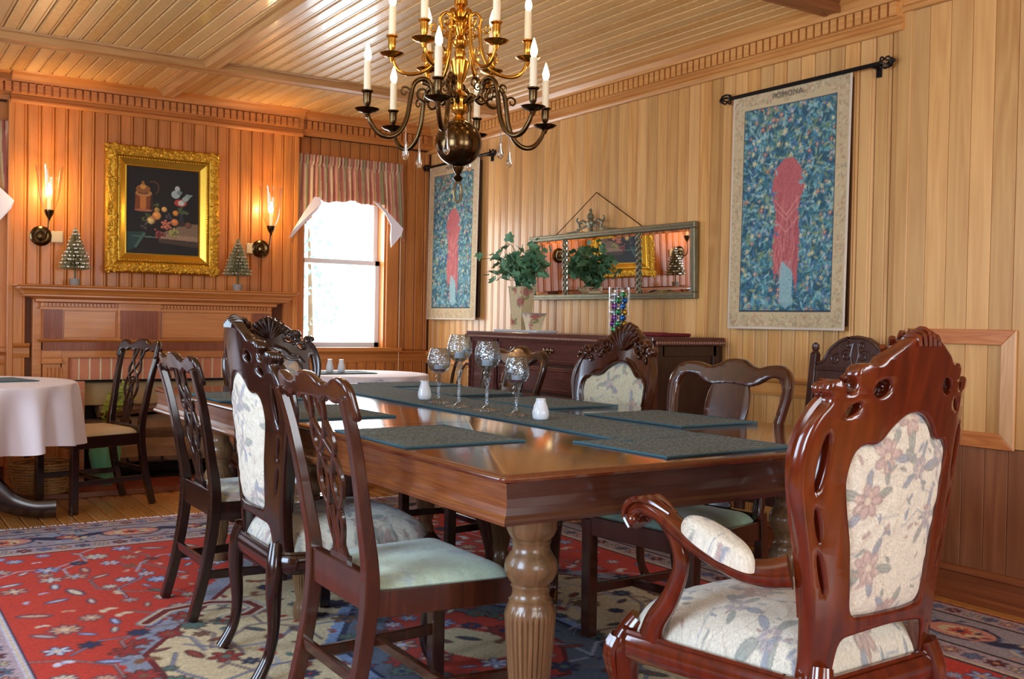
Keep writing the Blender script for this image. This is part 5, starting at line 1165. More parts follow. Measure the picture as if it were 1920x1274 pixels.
def chand_arm(kind, az, dark):
    zc, rr, m = (1.896, 0.352, M['bronze'] if dark else M['brass']) if kind == 0 else (2.128, 0.255, M['brass'])
    hz = 0.009 if kind == 0 else 0.0068
    a = obj('arm', sweep([(r, 0, z) for r, z in arm_pts(kind)], [hz*1.15, hz*0.9, hz, hz, hz, hz*1.1, hz*0.8], side=(0, 1, 0), ns=9, sub=5), m, ch, True, rot=(0, 0, az))
    scr = []
    def spiral(cx, cz, r0, a0, tn, w): return sweep([(cx+r0*(1-0.75*k/14)*math.cos(a0+tn*2*PI*k/14), 0, cz+r0*(1-0.75*k/14)*math.sin(a0+tn*2*PI*k/14)) for k in range(15)], [w, w*0.8, w*0.6], side=(0, 1, 0), ns=7, sub=2)
    if kind == 0: scr = [spiral(0.140, 1.985, 0.040, R(80), 1.3, 0.007), spiral(0.212, 1.985, 0.022, R(190), -1.1, 0.0045), spiral(0.075, 2.03, 0.026, R(-60), 1.2, 0.005)]
    else: scr = [spiral(0.062, 2.235, 0.026, R(100), 1.3, 0.0055), spiral(0.128, 2.125, 0.026, R(-80), -1.2, 0.0045), spiral(0.10, 2.245, 0.018, R(200), 1.1, 0.004)]
    [obj('scroll', g_, m, a, True) for g_ in scr]
    obj('drip_pan', lathe([(0.006, zc-0.02), (0.012, zc-0.004), (0.020, zc), (0.034, zc+0.004), (0.046, zc+0.013), (0.044, zc+0.014), (0.030, zc+0.008), (0.010, zc+0.007)], 28, (rr, 0, 0)), m, a, True)
    obj('candle_cup', lathe([(0.006, zc+0.006), (0.007, zc+0.022), (0.012, zc+0.030), (0.0145, zc+0.045), (0.0155, zc+0.070), (0.022, zc+0.076), (0.022, zc+0.080), (0.012, zc+0.080)], 20, (rr, 0, 0)), m, a, True)
    obj('candle_sleeve', lathe([(0.0135, zc+0.076), (0.0135, zc+0.185), (0.010, zc+0.188), (0.004, zc+0.19)], 18, (rr, 0, 0)), M['ivory'], a, True)
    obj('bulb', lathe([(0.006, zc+0.186), (0.0125, zc+0.200), (0.0135, zc+0.212), (0.0085, zc+0.232), (0.0035, zc+0.248), (0.0006, zc+0.256)], 14, (rr, 0, 0)), M['flame'], a, True)
    if kind == 0: obj('crystal_drop', join([lathe([(0.0005, 1.735), (0.008, 1.738), (0.0125, 1.748), (0.0125, 1.756), (0.007, 1.772), (0.0035, 1.80), (0.0022, 1.85), (0.0005, 1.90)], 12, (0.205, 0, 0))]), M['crystal'], a, True)
    x, y = rr*math.cos(az), rr*math.sin(az)
    point('candle_light', (1.935+x, 3.35+y, zc+0.197), CANDLE_W, (1.0, 0.74, 0.42), 0.012)
toward = math.atan2(-3.35, -1.935)      # bearing from the chandelier to the viewer's side of the room
for k in range(6): chand_arm(0, toward-R(12)+R(60*k), True)
for k in range(6): chand_arm(1, toward+R(30)+R(60*k), False)
# ================================================================== wall sconces
def sconce(x, z, sgn, label):
    t = thing('wall_sconce', label, 'lamp', (x, YC, z), 0, 'candle sconces flanking the painting')
    obj('back_plate', [(a, -c, b) for a, b, c in lathe([(0.062, 0), (0.064, 0.008), (0.05, 0.014), (0.044, 0.020), (0.028, 0.018), (0.022, 0.03), (0.002, 0.034)], 32)[0]] and ([(a, -c, b) for a, b, c in lathe([(0.062, 0), (0.064, 0.008), (0.05, 0.014), (0.044, 0.020), (0.028, 0.018), (0.022, 0.03), (0.002, 0.034)], 32)[0]], lathe([(0.062, 0), (0.064, 0.008), (0.05, 0.014), (0.044, 0.020), (0.028, 0.018), (0.022, 0.03), (0.002, 0.034)], 32)[1]), M['bronze'], t, True)
    obj('arm', sweep([(0, -0.02, 0.0), (0.004*sgn, -0.07, -0.03), (0.015*sgn, -0.12, -0.005), (0.022*sgn, -0.135, 0.05), (0.026*sgn, -0.135, 0.11)], 0.005, ns=8), M['bronze'], t, True)
    cx, cy = 0.028*sgn, -0.135
    obj('cup', lathe([(0.004, 0.085), (0.008, 0.10), (0.012, 0.108), (0.020, 0.12), (0.028, 0.14), (0.030, 0.155), (0.024, 0.155)], 22, (cx, cy, 0)), M['bronze'], t, True)
    obj('candle_sleeve', lathe([(0.012, 0.15), (0.012, 0.245), (0.004, 0.247)], 16, (cx, cy, 0)), M['ivory'], t, True)
    obj('bulb', lathe([(0.006, 0.245), (0.015, 0.262), (0.016, 0.276), (0.010, 0.300), (0.004, 0.318), (0.0006, 0.326)], 14, (cx, cy, 0)), M['flame'], t, True)
    pr = [(0.027, 0.150), (0.040, 0.175), (0.054, 0.215), (0.062, 0.26), (0.067, 0.32), (0.074, 0.38), (0.084, 0.428)]
    obj('glass_shade', lathe(pr+[(r-0.002, z) for r, z in reversed(pr)], 36, (cx, cy, 0), cap=False), M['glass'], t, True)
    point('sconce_light', (x+cx, YC+cy, z+0.29), SCONCE_W, WARM, 0.016)
sconce(1.039, 1.605, 1, 'brass sconce with glass hurricane shade, left of the gilt-framed painting')
sconce(2.470, 1.600, 1, 'brass sconce with glass hurricane shade, between the painting and the window')
for x, z, lb in ((1.135, 1.605, 'small tan switch plate right of the left sconce'), (2.405, 1.600, 'small tan plate left of the right sconce')):
    tag(obj('wall_plate', box(-0.035, 0.035, -0.008, 0, -0.036, 0.036), M['cream_seat'], None, loc=(x, YC, z), bev=0.003), lb, 'wall plate')
# ================================================================== gilt framed still life
pc = thing('framed_painting', 'still life painting of fruit and a tankard in a wide ornate gilt frame', 'painting', (1.787, YC-0.012, 1.812), 0)
pc.rotation_euler = (R(-1.2), 0, 0)
def frame_run(hw, hh, prof, name, mat, parent, sub=None):
    """mitred frame: prof (inward from the outer edge, forward)"""
    cs = [(-1, -1), (1, -1), (1, 1), (-1, 1)]; V = []; m = len(prof)
    for sx, sz in cs:
        for i, f in prof: V.append((sx*(hw-i), -f, sz*(hh-i)))
    F_ = []
    for k in range(4):
        j = (k+1) % 4
        for q in range(m): l = (q+1) % m; F_.append((k*m+q, k*m+l, j*m+l, j*m+q))
    return obj(name, (V, F_), mat, parent)
frame_run(0.371, 0.421, [(0, 0), (0, 0.035), (0.012, 0.052), (0.05, 0.062), (0.072, 0.048), (0.076, 0.0)], 'ornate_outer_frame', M['gilt'], pc)
frame_run(0.296, 0.346, [(0, 0), (0, 0.046), (0.008, 0.052), (0.014, 0.044), (0.022, 0.040), (0.05, 0.022), (0.058, 0.024), (0.062, 0.0)], 'inner_frame', M['gilt_s'], pc)
random.seed(9); gs = []
for side in range(4):
    L = 0.371 if side < 2 else 0.421; k = -L
    while k < L:
        off = random.uniform(0.012, 0.06); r = random.uniform(0.006, 0.011); s_ = 1 if side % 2 else -1
        p = (k, -0.056, s_*(0.421-off)) if side < 2 else (s_*(0.371-off), -0.056, k)
        gs.append(ball(p, r, 6, 4, (random.uniform(0.7, 1.8), 0.9, random.uniform(0.7, 1.8)))); k += 0.0042
obj('gesso_leaves', join(gs), M['gilt'], pc, True)['kind'] = 'stuff'
gs = []
for side in range(4):
    L = 0.29 if side < 2 else 0.34; k = -L
    while k < L:
        s_ = 1 if side % 2 else -1; p = (k, -0.052, s_*(0.346-0.011)) if side < 2 else (s_*(0.296-0.011), -0.052, k)
        gs.append(ball(p, 0.006, 6, 4)); k += 0.016
obj('bead_run', join(gs), M['gilt_s'], pc, True)['kind'] = 'stuff'
def painting():
    w, h = 0.470, 0.570; P = Paint(w, h, 0.0026, (15, 11, 9))
    X, Y = np.meshgrid(np.linspace(0, 1, P.nx), np.linspace(0, 1, P.ny))
    S = lambda c: c
    P.a = np.array([15, 11, 9])/255*(1-0.25*(Y[..., None]))+0
    ox = lambda u: (u-250)/662*w; oz = lambda v: (1050-v)/830*h   # layout units of a sketch 250..912 x 220..1050
    def E(u, v, a, b, c, ang=0, al=1): P.ell(ox(u), oz(v), a/662*w, b/830*h, ang, c, al)
    def Q(pts, c, al=1): P.poly([(ox(u), oz(v)) for u, v in pts], c, al)
    Q([(250, 850), (420, 840), (400, 900), (330, 1000), (250, 1040)], (30, 58, 52)); Q([(300, 880), (560, 885), (560, 900), (300, 890)], (74, 104, 92))
    Q([(540, 895), (912, 915), (912, 740), (800, 740), (560, 850)], (124, 98, 74)); Q([(540, 895), (912, 915), (912, 975), (545, 940)], (66, 50, 38))
    Q([(560, 850), (912, 870), (912, 915), (540, 898)], (150, 120, 92)); Q([(340, 1000), (430, 850), (400, 850), (320, 990)], (66, 96, 84))
    # tankard
    Q([(330, 480), (480, 480), (492, 630), (325, 630)], (122, 60, 22)); Q([(370, 485), (430, 485), (425, 625), (375, 625)], (186, 110, 44)); Q([(470, 480), (485, 480), (495, 630), (460, 630)], (60, 30, 14))
    E(405, 470, 76, 34, (176, 120, 62)); E(400, 462, 50, 18, (60, 34, 20)); E(400, 430, 66, 42, (140, 84, 34)); E(398, 405, 26, 26, (196, 140, 60)); E(398, 372, 14, 20, (150, 96, 40)); E(405, 635, 84, 13, (166, 96, 62))
    for k in range(14):
        a = R(-60+14*k); E(490+52*math.cos(a), 410-60*math.sin(a), 7, 7, (96, 56, 28))
    # ewer of glass and coral
    E(745, 540, 60, 36, (176, 60, 46)); E(752, 540, 32, 26, (192, 190, 178)); Q([(780, 545), (860, 455), (800, 450), (755, 500)], (126, 144, 138)); E(700, 460, 42, 40, (156, 170, 168)); E(715, 405, 24, 30, (170, 176, 170)); E(735, 440, 26, 20, (110, 128, 126)); E(790, 500, 30, 22, (150, 160, 150))
    Q([(740, 575), (760, 575), (775, 720), (730, 720)], (40, 48, 52)); E(765, 630, 34, 20, (66, 84, 50)); E(755, 745, 40, 26, (52, 34, 26))
    rn = np.random.default_rng(2)
    for u, v, r, c in ((595, 615, 27, (208, 158, 84)), (527, 625, 26, (170, 130, 60)), (525, 680, 42, (214, 142, 66)), (475, 725, 42, (198, 110, 62)), (470, 735, 34, (206, 178, 104)), (700, 645, 28, (204, 130, 50)), (692, 735, 36, (208, 122, 62)), (820, 755, 30, (110, 72, 46))):
        E(u, v, r, r, tuple(int(q*0.6) for q in c)); E(u-3, v-4, r*0.88, r*0.86, c); E(u-8, v-10, r*0.4, r*0.36, tuple(min(255, int(q*1.2)) for q in c), 0, 0.7)
    for u, v, n, c, sp in ((615, 770, 26, (196, 104, 72), 42), (545, 860, 24, (134, 50, 48), 42), (680, 835, 24, (152, 148, 68), 40), (640, 690, 14, (44, 38, 52), 34), (420, 790, 12, (34, 28, 30), 34)):
        for k in range(n):
            a, b = rn.normal(0, sp*0.5), rn.normal(0, sp*0.42); E(u+a, v+b, 14, 14, tuple(int(q*0.6) for q in c)); E(u+a-2, v+b-3, 11, 11, c); E(u+a-4, v+b-5, 4, 4, (226, 190, 160), 0, 0.7)
    for u, v in ((520, 575), (440, 680), (410, 720), (760, 600), (730, 610), (800, 640)):
        for k in range(3): E(u+rn.uniform(-16, 16), v+rn.uniform(-14, 14), 20, 8, (74, 88, 44), rn.uniform(0, 3))
    V = np.stack([(X*w-w/2).ravel(), np.full(X.size, -0.012), (Y*h-h/2).ravel()], 1); _, q = np_mesh_grid(P.nx-1, P.ny-1, None)
    me = arr_mesh('canvas', V, q, vcol('oil_paint', 0.6, 0.05, 100, 0), P.a.reshape(-1, 3)); obj('canvas', None, None, pc, me=me)
    obj('backing', box(-w/2-0.02, w/2+0.02, -0.010, 0.004, -h/2-0.02, h/2+0.02), M['mahog'], pc)
painting()
# ================================================================== bottle-brush trees on the mantel
M['frost'] = simple('frosted_bristle', (158, 150, 108), 0.7, vary=0.4, bscale=200); M['silver'] = simple('silver_bead', (214, 208, 190), 0.25, 0.8)
def tree(x, H, r, label, seed):
    t = thing('bottle_brush_tree', label, 'tree', (x, YC-0.13, 1.293), 0, 'small trees on the mantel')
    obj('pot', lathe([(0.028, 0), (0.036, 0.045), (0.033, 0.045)], 18), M['bluedec'], t); obj('trunk', lathe([(0.005, 0.04), (0.005, H*0.9)], 8), M['stem'], t)
    rn = random.Random(seed); gs = []; be = []
    tiers = 11; z0 = 0.118
    for k in range(tiers):
        f = k/(tiers-1); z = z0+(H-z0)*f*0.94; rr = r*(1-f)**0.85+0.012
        n = int(46*(1-f)+14)
        for i in range(n):
            a = 2*PI*i/n+rn.uniform(-0.1, 0.1); q = rr*rn.uniform(0.8, 1.05)
            gs.append(([(0, 0, z+0.022), (q*math.cos(a-0.07), q*math.sin(a-0.07), z-0.006), (q*1.05*math.cos(a), q*1.05*math.sin(a), z+0.004), (q*math.cos(a+0.07), q*math.sin(a+0.07), z-0.006), (q*0.6*math.cos(a), q*0.6*math.sin(a), z-0.016)], [(0, 1, 2), (0, 2, 3), (4, 2, 1), (4, 3, 2)]))
            if rn.random() < 0.42: be.append(ball((q*math.cos(a), q*math.sin(a), z), rn.uniform(0.005, 0.009), 6, 4))
    obj('bristles', join(gs), M['frost'], t)['kind'] = 'stuff'; obj('silver_beads', join(be), M['silver'], t, True)['kind'] = 'stuff'
tree(1.222, 0.365, 0.082, 'frosted little tree on the mantel, left of the painting', 1)
tree(2.268, 0.358, 0.084, 'frosted little tree on the mantel, right of the painting', 2)
# ================================================================== striped window valances
def stripes_mat(name):
    m, nt, b = newmat(name); N = nt.nodes; K = nt.links.new
    at = N.new('ShaderNodeAttribute'); at.attribute_name = 'Col'; K(at.outputs['Color'], b.inputs['Base Color']); b.inputs['Roughness'].default_value = 0.85
    tr = N.new('ShaderNodeBsdfTranslucent'); K(at.outputs['Color'], tr.inputs['Color']); mx = N.new('ShaderNodeMixShader'); mx.inputs[0].default_value = 0.25
    out = nt.nodes['Material Output']; K(b.outputs[0], mx.inputs[1]); K(tr.outputs[0], mx.inputs[2]); K(mx.outputs[0], out.inputs['Surface']); return m
M['stripe'] = stripes_mat('striped_curtain')
def valance(x0, x1, label):
    t = thing('window_valance', label, 'curtain', (0, 0, 0), 0, 'striped swagged valances')
    n, m = 300, 44; V = np.zeros(((m+1)*(n+1), 3)); C = np.zeros(((m+1)*(n+1), 3)); W_ = x1-x0; ZT_ = 2.315
    pal = [(226, 166, 134), (214, 190, 142), (178, 106, 90), (226, 178, 146), (160, 152, 108), (210, 142, 120), (228, 200, 158), (190, 122, 102)]
    def bottom(u):
        if u < 0.16: a = 1.72+(u/0.16)*0.14
        elif u > 0.84: a = 1.72+((1-u)/0.16)*0.14
        elif u < 0.20: a = 1.86+(u-0.16)/0.04*0.125
        elif u > 0.80: a = 1.86+(0.84-u)/0.04*0.125
        else: a = 1.985+0.010*math.cos((u-0.5)*16)+0.006*math.sin(u*40)
        return a
    for j in range(m+1):
        for i in range(n+1):
            u = i/n; v = j/m; zb = bottom(u); z = ZT_-v*(ZT_-zb); fold = 0.5+0.5*math.sin(u*2*PI*23+0.7*math.sin(u*31)); fr = 0.5+0.5*math.sin(u*2*PI*34)
            dy = (0.012+0.026*fold*min(1, v*1.2+0.1)) if z < 2.24 else 0.012+0.018*fr
            if 2.228 < z < 2.25: dy = 0.014
            spread = (u-0.5)*0.05*v*(1 if abs(u-0.5) > 0.3 else 0.3)
            V[j*(n+1)+i] = (x0+u*W_+spread, YB-0.052-dy, z); c = pal[int(u*46+0.15*math.sin(v*5)) % 8]; C[j*(n+1)+i] = np.array(c)/255
    _, q = np_mesh_grid(n, m, None); o = obj('swag', None, None, t, me=arr_mesh('swag', V, q, M['stripe'], C, True))
    sm = o.modifiers.new('thick', 'SOLIDIFY'); sm.thickness = 0.002; sm.offset = 0
    # white lining tails turned outwards at either side
    for P_ in ([(x0-0.075, 1.690), (x0-0.045, 1.70), (x0+0.035, 1.800), (x0+0.135, 1.900), (x0+0.165, 1.955), (x0+0.165, 2.0), (x0+0.12, 2.002), (x0+0.03, 1.87), (x0-0.05, 1.745)],
               [(x1-0.26, 2.006), (x1-0.205, 1.995), (x1-0.10, 1.90), (x1-0.012, 1.815), (x1-0.03, 1.762), (x1-0.108, 1.665), (x1-0.112, 1.74), (x1-0.11, 1.84), (x1-0.17, 1.925)]):
        nn = len(P_); V_ = [(a_, YB-0.118+0.012*math.sin(i*1.3), c_) for i, (a_, c_) in enumerate(P_)]
        o2 = obj('lining_tail', (V_+[(a_, b_+0.004, c_) for a_, b_, c_ in V_], [tuple(range(nn)), tuple(range(2*nn-1, nn-1, -1))]+[(i, (i+1) % nn, nn+(i+1) % nn, nn+i) for i in range(nn)]), M['cloth'], t, label='white turned-back lining')
    P_ = [(x0+0.12+0.02*i, YB-0.088, 1.885+0.03*math.sin(i*0.9)) for i in range(int((W_-0.24)/0.02)+1)]
    obj('curtain_rod', sweep([(x0-0.01, YB-0.050, 2.239), (x1+0.01, YB-0.050, 2.239)], 0.004, sub=1, ns=10), M['white_paint'], t)
valance(2.75, 3.60, 'pink and green striped swagged valance over the bright window')
valance(-0.02, 0.895, 'striped valance edge with white lining at the far left of the room')
# ================================================================== tapestries
def tapestry_mesh():
    w, h = 0.735, 1.195; P = Paint(w, h, 0.0042, (44, 84, 100)); rn = np.random.default_rng(21)
    bx, bt = 0.082, 0.088
    pal = [(66, 128, 146), (98, 160, 166), (116, 144, 130), (74, 110, 152), (146, 182, 180), (58, 108, 120), (152, 158, 116), (112, 134, 92)]
    for k in range(2600):
        x, y = rn.uniform(bx-0.02, w-bx+0.02), rn.uniform(bt-0.02, h-bt+0.02); f = y/h; c = pal[rn.integers(0, 6)] if rn.random() > 0.15+0.35*f else pal[rn.integers(4, 8)]
        P.ell(x, y, rn.uniform(0.010, 0.024), rn.uniform(0.003, 0.007), rn.uniform(0, 6.3), c, 0.9)
    for k in range(200):
        x, y = rn.uniform(bx, w-bx), rn.uniform(bt, h-bt); c = [(206, 190, 150), (196, 80, 84), (216, 206, 170), (186, 120, 120), (150, 160, 190)][rn.integers(0, 5)]
        P.flower(x, y, rn.uniform(0.008, 0.016), 5, c, (222, 196, 120), rn.uniform(0, 6))
    # plain stand-in motif: a tall hanging swathe of rose cloth over a pale one
    cx = w*0.50
    Z_ = lambda q: h*q
    P.poly([(cx-0.04, Z_(0.11)), (cx-0.01, Z_(0.085)), (cx+0.03, Z_(0.105)), (cx+0.035, Z_(0.34)), (cx-0.05, Z_(0.34))], (128, 164, 166))
    P.poly([(cx-0.075, Z_(0.20)), (cx-0.03, Z_(0.28)), (cx+0.03, Z_(0.24)), (cx+0.058, Z_(0.15)), (cx+0.072, Z_(0.36)), (cx+0.065, Z_(0.50)), (cx+0.10, Z_(0.58)), (cx+0.075, Z_(0.66)), (cx+0.035, Z_(0.70)), (cx-0.03, Z_(0.70)), (cx-0.085, Z_(0.655)), (cx-0.10, Z_(0.56)), (cx-0.07, Z_(0.48)), (cx-0.088, Z_(0.35))], (178, 94, 94))
    for k in range(26):
        x = cx+rn.uniform(-0.07, 0.06); z_ = rn.uniform(0.30, 0.62); P.path([(x, Z_(z_)), (x+rn.uniform(-0.02, 0.02), Z_(z_-0.06)), (x+rn.uniform(-0.03, 0.02), Z_(z_-0.13))], 0.005, [(206, 136, 126), (144, 66, 78), (190, 112, 104)][k % 3], 0.7)
    for a_, b_ in ((0.53, 0.47), (0.45, 0.40), (0.50, 0.45)): P.path([(cx-0.075, Z_(a_)), (cx-0.01, Z_(b_)), (cx+0.065, Z_(a_+0.01))], 0.006, (214, 146, 134), 0.7)
    for k in range(7): P.path([(cx-0.035+k*0.010, Z_(0.28)), (cx-0.04+k*0.012, Z_(0.11))], 0.003, (176, 196, 196), 0.7)
    for k in range(60):
        x, y = cx+rn.choice([-1, 1])*rn.uniform(0.06, 0.12), rn.uniform(0.12, 0.74)*h; P.ell(x, y, rn.uniform(0.010, 0.020), rn.uniform(0.003, 0.006), rn.uniform(0, 6.3), pal[rn.integers(0, 8)], 0.9)
    P.a *= rn.normal(1, 0.06, (P.ny, P.nx, 1))
    # tan border with small scrolls, pale hem
    TAN = (196, 174, 134)
    for r_ in ((0, w, 0, bt), (0, w, h-bt, h), (0, bx, 0, h), (w-bx, w, 0, h)): P.rect(*r_, TAN)
    for r_ in ((bx, w-bx, bt, bt+0.005), (bx, w-bx, h-bt-0.005, h-bt), (bx, bx+0.005, bt, h-bt), (w-bx-0.005, w-bx, bt, h-bt)): P.rect(*r_, (40, 56, 70))
    for k in range(900):
        s_ = rn.integers(0, 4); a = rn.uniform(0.015, 0.072); q = rn.uniform(0, 1); x, y = [(a, q*h), (w-a, q*h), (q*w, a), (q*w, h-a)][s_]
        P.ell(x, y, 0.008, 0.0028, rn.uniform(0, 6.3), [(160, 134, 96), (214, 196, 160), (176, 128, 104), (150, 150, 120)][rn.integers(0, 4)], 0.8)
    for r_ in ((0, w, 0, 0.010), (0, w, h-0.010, h), (0, 0.010, 0, h), (w-0.010, w, 0, h)): P.rect(*r_, (214, 198, 180))
    X, Y = np.meshgrid(np.linspace(0, 1, P.nx), np.linspace(0, 1, P.ny))
    wav = 0.010*np.sin(X*9)*(1-Y)+0.006*np.sin(X*5+1)
    top = 0.012*(1-Y)*(np.abs(X-0.5)*2)**4
    V = np.stack([(-(0.028)-wav*1.0-top).ravel(), (w/2-X*w).ravel(), (Y*h).ravel()], 1); _, q = np_mesh_grid(P.nx-1, P.ny-1, None)
    return arr_mesh('woven_panel', V, q, vcol('tapestry_weave', 0.9, 0.35, 300, 0.1), P.a.reshape(-1, 3)), w, h
TM, TW, TH = tapestry_mesh()
def cage(sgn):
    gs = []
    for k in range(6):
        a = k*PI/3; gs.append(sweep([(0, 0, 0), (0.026*math.cos(a), sgn*0.020, 0.026*math.sin(a)), (0.022*math.cos(a+0.9), sgn*0.052, 0.022*math.sin(a+0.9)), (0, sgn*0.070, 0)], 0.0042, ns=6, sub=5))
    gs.append(ball((0, sgn*0.074, 0), 0.009, 8, 6)); gs.append(ball((0, 0, 0), 0.010, 8, 6)); return join(gs)
def tapestry(yc, ztop, label):
    t = thing('tapestry', label, 'tapestry', (XR, yc, ztop), 0, 'woven hangings on the right wall')
    p = obj('woven_panel', None, None, t, me=TM, loc=(-0.012, 0, -TH)); sm = p.modifiers.new('thick', 'SOLIDIFY'); sm.thickness = 0.004
    obj('lining', box(-0.026, -0.010, -TW/2+0.012, TW/2-0.012, -TH+0.02, -0.03), M['mahog'], t, label='dark maroon backing cloth')
    cu = bpy.data.curves.new('lettering', 'FONT'); cu.body = 'POMONA'; cu.size = 0.040; cu.align_x = 'CENTER'; cu.align_y = 'CENTER'; cu.extrude = 0.0006; cu.space_character = 1.15
    o = bpy.data.objects.new('tmp', cu); col.objects.link(o); me = bpy.data.meshes.new_from_object(o.evaluated_get(bpy.context.evaluated_depsgraph_get())); bpy.data.objects.remove(o)
    me.materials.clear(); me.materials.append(M['letters']); obj('lettering', None, None, t, me=me, loc=(-0.0545, 0, -0.048), rot=(R(90), 0, R(-90)))
    r = thing('hanging_rod', label.replace('hanging', 'hanging').split(',')[0].replace('blue-green floral tapestry', 'black rod with cage finials carrying the tapestry'), 'rod', (XR-0.045, yc, ztop-0.006), 0, 'tapestry rods')
    obj('rod', sweep([(0, -TW/2-0.15, 0), (0, TW/2+0.02, 0)], 0.010, sub=1, ns=12), M['blackrod'], r, True)
    for s in (-1, 1): obj('cage_finial', cage(s), M['blackrod'], r, True, loc=(0, s*(TW/2+(0.15 if s < 0 else 0.02)), 0))
    for s in (-1,): obj('bracket', join([box(-0.006, 0.045, s*(TW/2+0.12)-0.006, s*(TW/2+0.12)+0.006, -0.016, -0.006), box(0.035, 0.045, s*(TW/2+0.12)-0.012, s*(TW/2+0.12)+0.012, -0.05, 0.01)]), M['blackrod'], r)
    return t, r
M['letters'] = simple('woven_letters', (96, 92, 84), 0.9)
a, b = tapestry(3.445, 2.298, 'blue-green floral tapestry hanging nearest the armchair, right of the mirror'); b['label'] = 'black rod with cage finials above the tapestry right of the mirror'
a, b = tapestry(6.71, 2.318, 'blue-green floral tapestry hanging in the corner between window and mirror'); b['label'] = 'black rod with cage finials above the tapestry in the corner'
# ================================================================== triptych mirror
mi = thing('triptych_mirror', 'long three-part mirror in an antiqued silver frame above the sideboard', 'mirror', (XR, 0, 1.262), 0)
mi.rotation_euler = (0, R(-1.9), R(1.1)); mi.location = (XR-0.016+4.86*math.sin(R(1.1)), 0, 1.262)
MY0, MY1, MH = 4.085, 5.63, 0.418
def ybox(y0, y1, z0, z1, x0, x1): return box(-x1, -x0, y0, y1, z0, z1)
D0, D1 = 4.555, 5.255
fb = 0.034
for nm, b_ in (('top_rail', ybox(MY0, MY1, MH-fb, MH, 0, 0.034)), ('bottom_rail', ybox(MY0, MY1, 0, fb, 0, 0.034)), ('stile', ybox(MY0, MY0+fb, fb, MH-fb, 0, 0.034)), ('stile', ybox(MY1-fb, MY1, fb, MH-fb, 0, 0.034))):
    obj(nm, b_, M['pewter'], mi, bev=0.005)
obj('bead_line', join([sweep([(-0.036, y, fb*0.5+q) for y in (MY0+0.01, MY1-0.01)], 0.004, ns=6, sub=1) for q in (0, MH-fb)]), M['pewter'], mi, True)
for d in (D0, D1):
    gs = [sweep([(-0.024+0.009*math.cos(k*0.9+p), d+0.009*math.sin(k*0.9+p), fb+(MH-2*fb)*k/34) for k in range(35)], 0.006, ns=6, sub=1, side=(0, 1, 0)) for p in (0, PI)]
    obj('twisted_divider', join(gs), M['pewter'], mi, True)
obj('backing', ybox(MY0+0.01, MY1-0.01, 0.01, MH-0.01, 0.0, 0.012), M['mahog'], mi)
for a, b in ((MY0+fb, D0), (D0, D1), (D1, MY1-fb)):
    y0, y1, z0, z1, e = a-0.002, b+0.002, fb-0.002, MH-fb+0.002, 0.020
    V = [(-0.014, y0, z0), (-0.014, y1, z0), (-0.014, y1, z1), (-0.014, y0, z1), (-0.0165, y0+e, z0+e), (-0.0165, y1-e, z0+e), (-0.0165, y1-e, z1-e), (-0.0165, y0+e, z1-e)]
    obj('mirror_pane', (V, [(4, 5, 6, 7), (0, 1, 5, 4), (1, 2, 6, 5), (2, 3, 7, 6), (3, 0, 4, 7)]), M['mirror'], mi)
# crest ornament: urn between scrolled leaf branches
cyy = 4.99; gs = [mv(xf(lathe([(0.012, 0), (0.02, 0.01), (0.014, 0.02), (0.030, 0.04), (0.034, 0.055), (0.024, 0.066), (0.018, 0.075), (0.030, 0.082), (0.026, 0.10), (0.010, 0.115), (0.016, 0.125), (0.004, 0.14)], 16), Matrix.Scale(0.6, 4, (1, 0, 0))), -0.022, cyy, MH)]
for s in (1, -1):
    gs.append(sweep([(-0.022, cyy+s*0.02, MH+0.04), (-0.024, cyy+s*0.07, MH+0.065), (-0.024, cyy+s*0.11, MH+0.05), (-0.024, cyy+s*0.105, MH+0.02), (-0.022, cyy+s*0.15, MH+0.008), (-0.022, cyy+s*0.24, MH+0.004)], [0.006, 0.010, 0.008, 0.007, 0.006, 0.003], ns=7, sub=5))
    gs.append(sweep([(-0.022, cyy+s*0.11, MH+0.05), (-0.024, cyy+s*0.135, MH+0.075), (-0.024, cyy+s*0.12, MH+0.09)], [0.007, 0.006, 0.003], ns=7, sub=5))
    for k in range(5): gs.append(ball((-0.024, cyy+s*(0.04+0.022*k), MH+0.035-0.005*k), 0.010, 8, 5, (0.7, 1.4, 0.7)))
obj('crest_ornament', join(gs), M['pewter'], mi, True)
hg = [(-0.008, 5.36, MH+0.0), (-0.006, 4.95, MH+0.235), (-0.008, 4.53, MH+0.0)]
gs = []
for p, q in ((hg[0], hg[1]), (hg[1], hg[2])):
    n_ = 46
    for k in range(n_):
        c = [p[i]+(q[i]-p[i])*(k+0.5)/n_ for i in range(3)]; gs.append(ball(c, 0.0042, 5, 4, (0.7, 1.3, 1)))
obj('hanging_chain', join(gs), M['bronze'], mi, True)['kind'] = 'stuff'
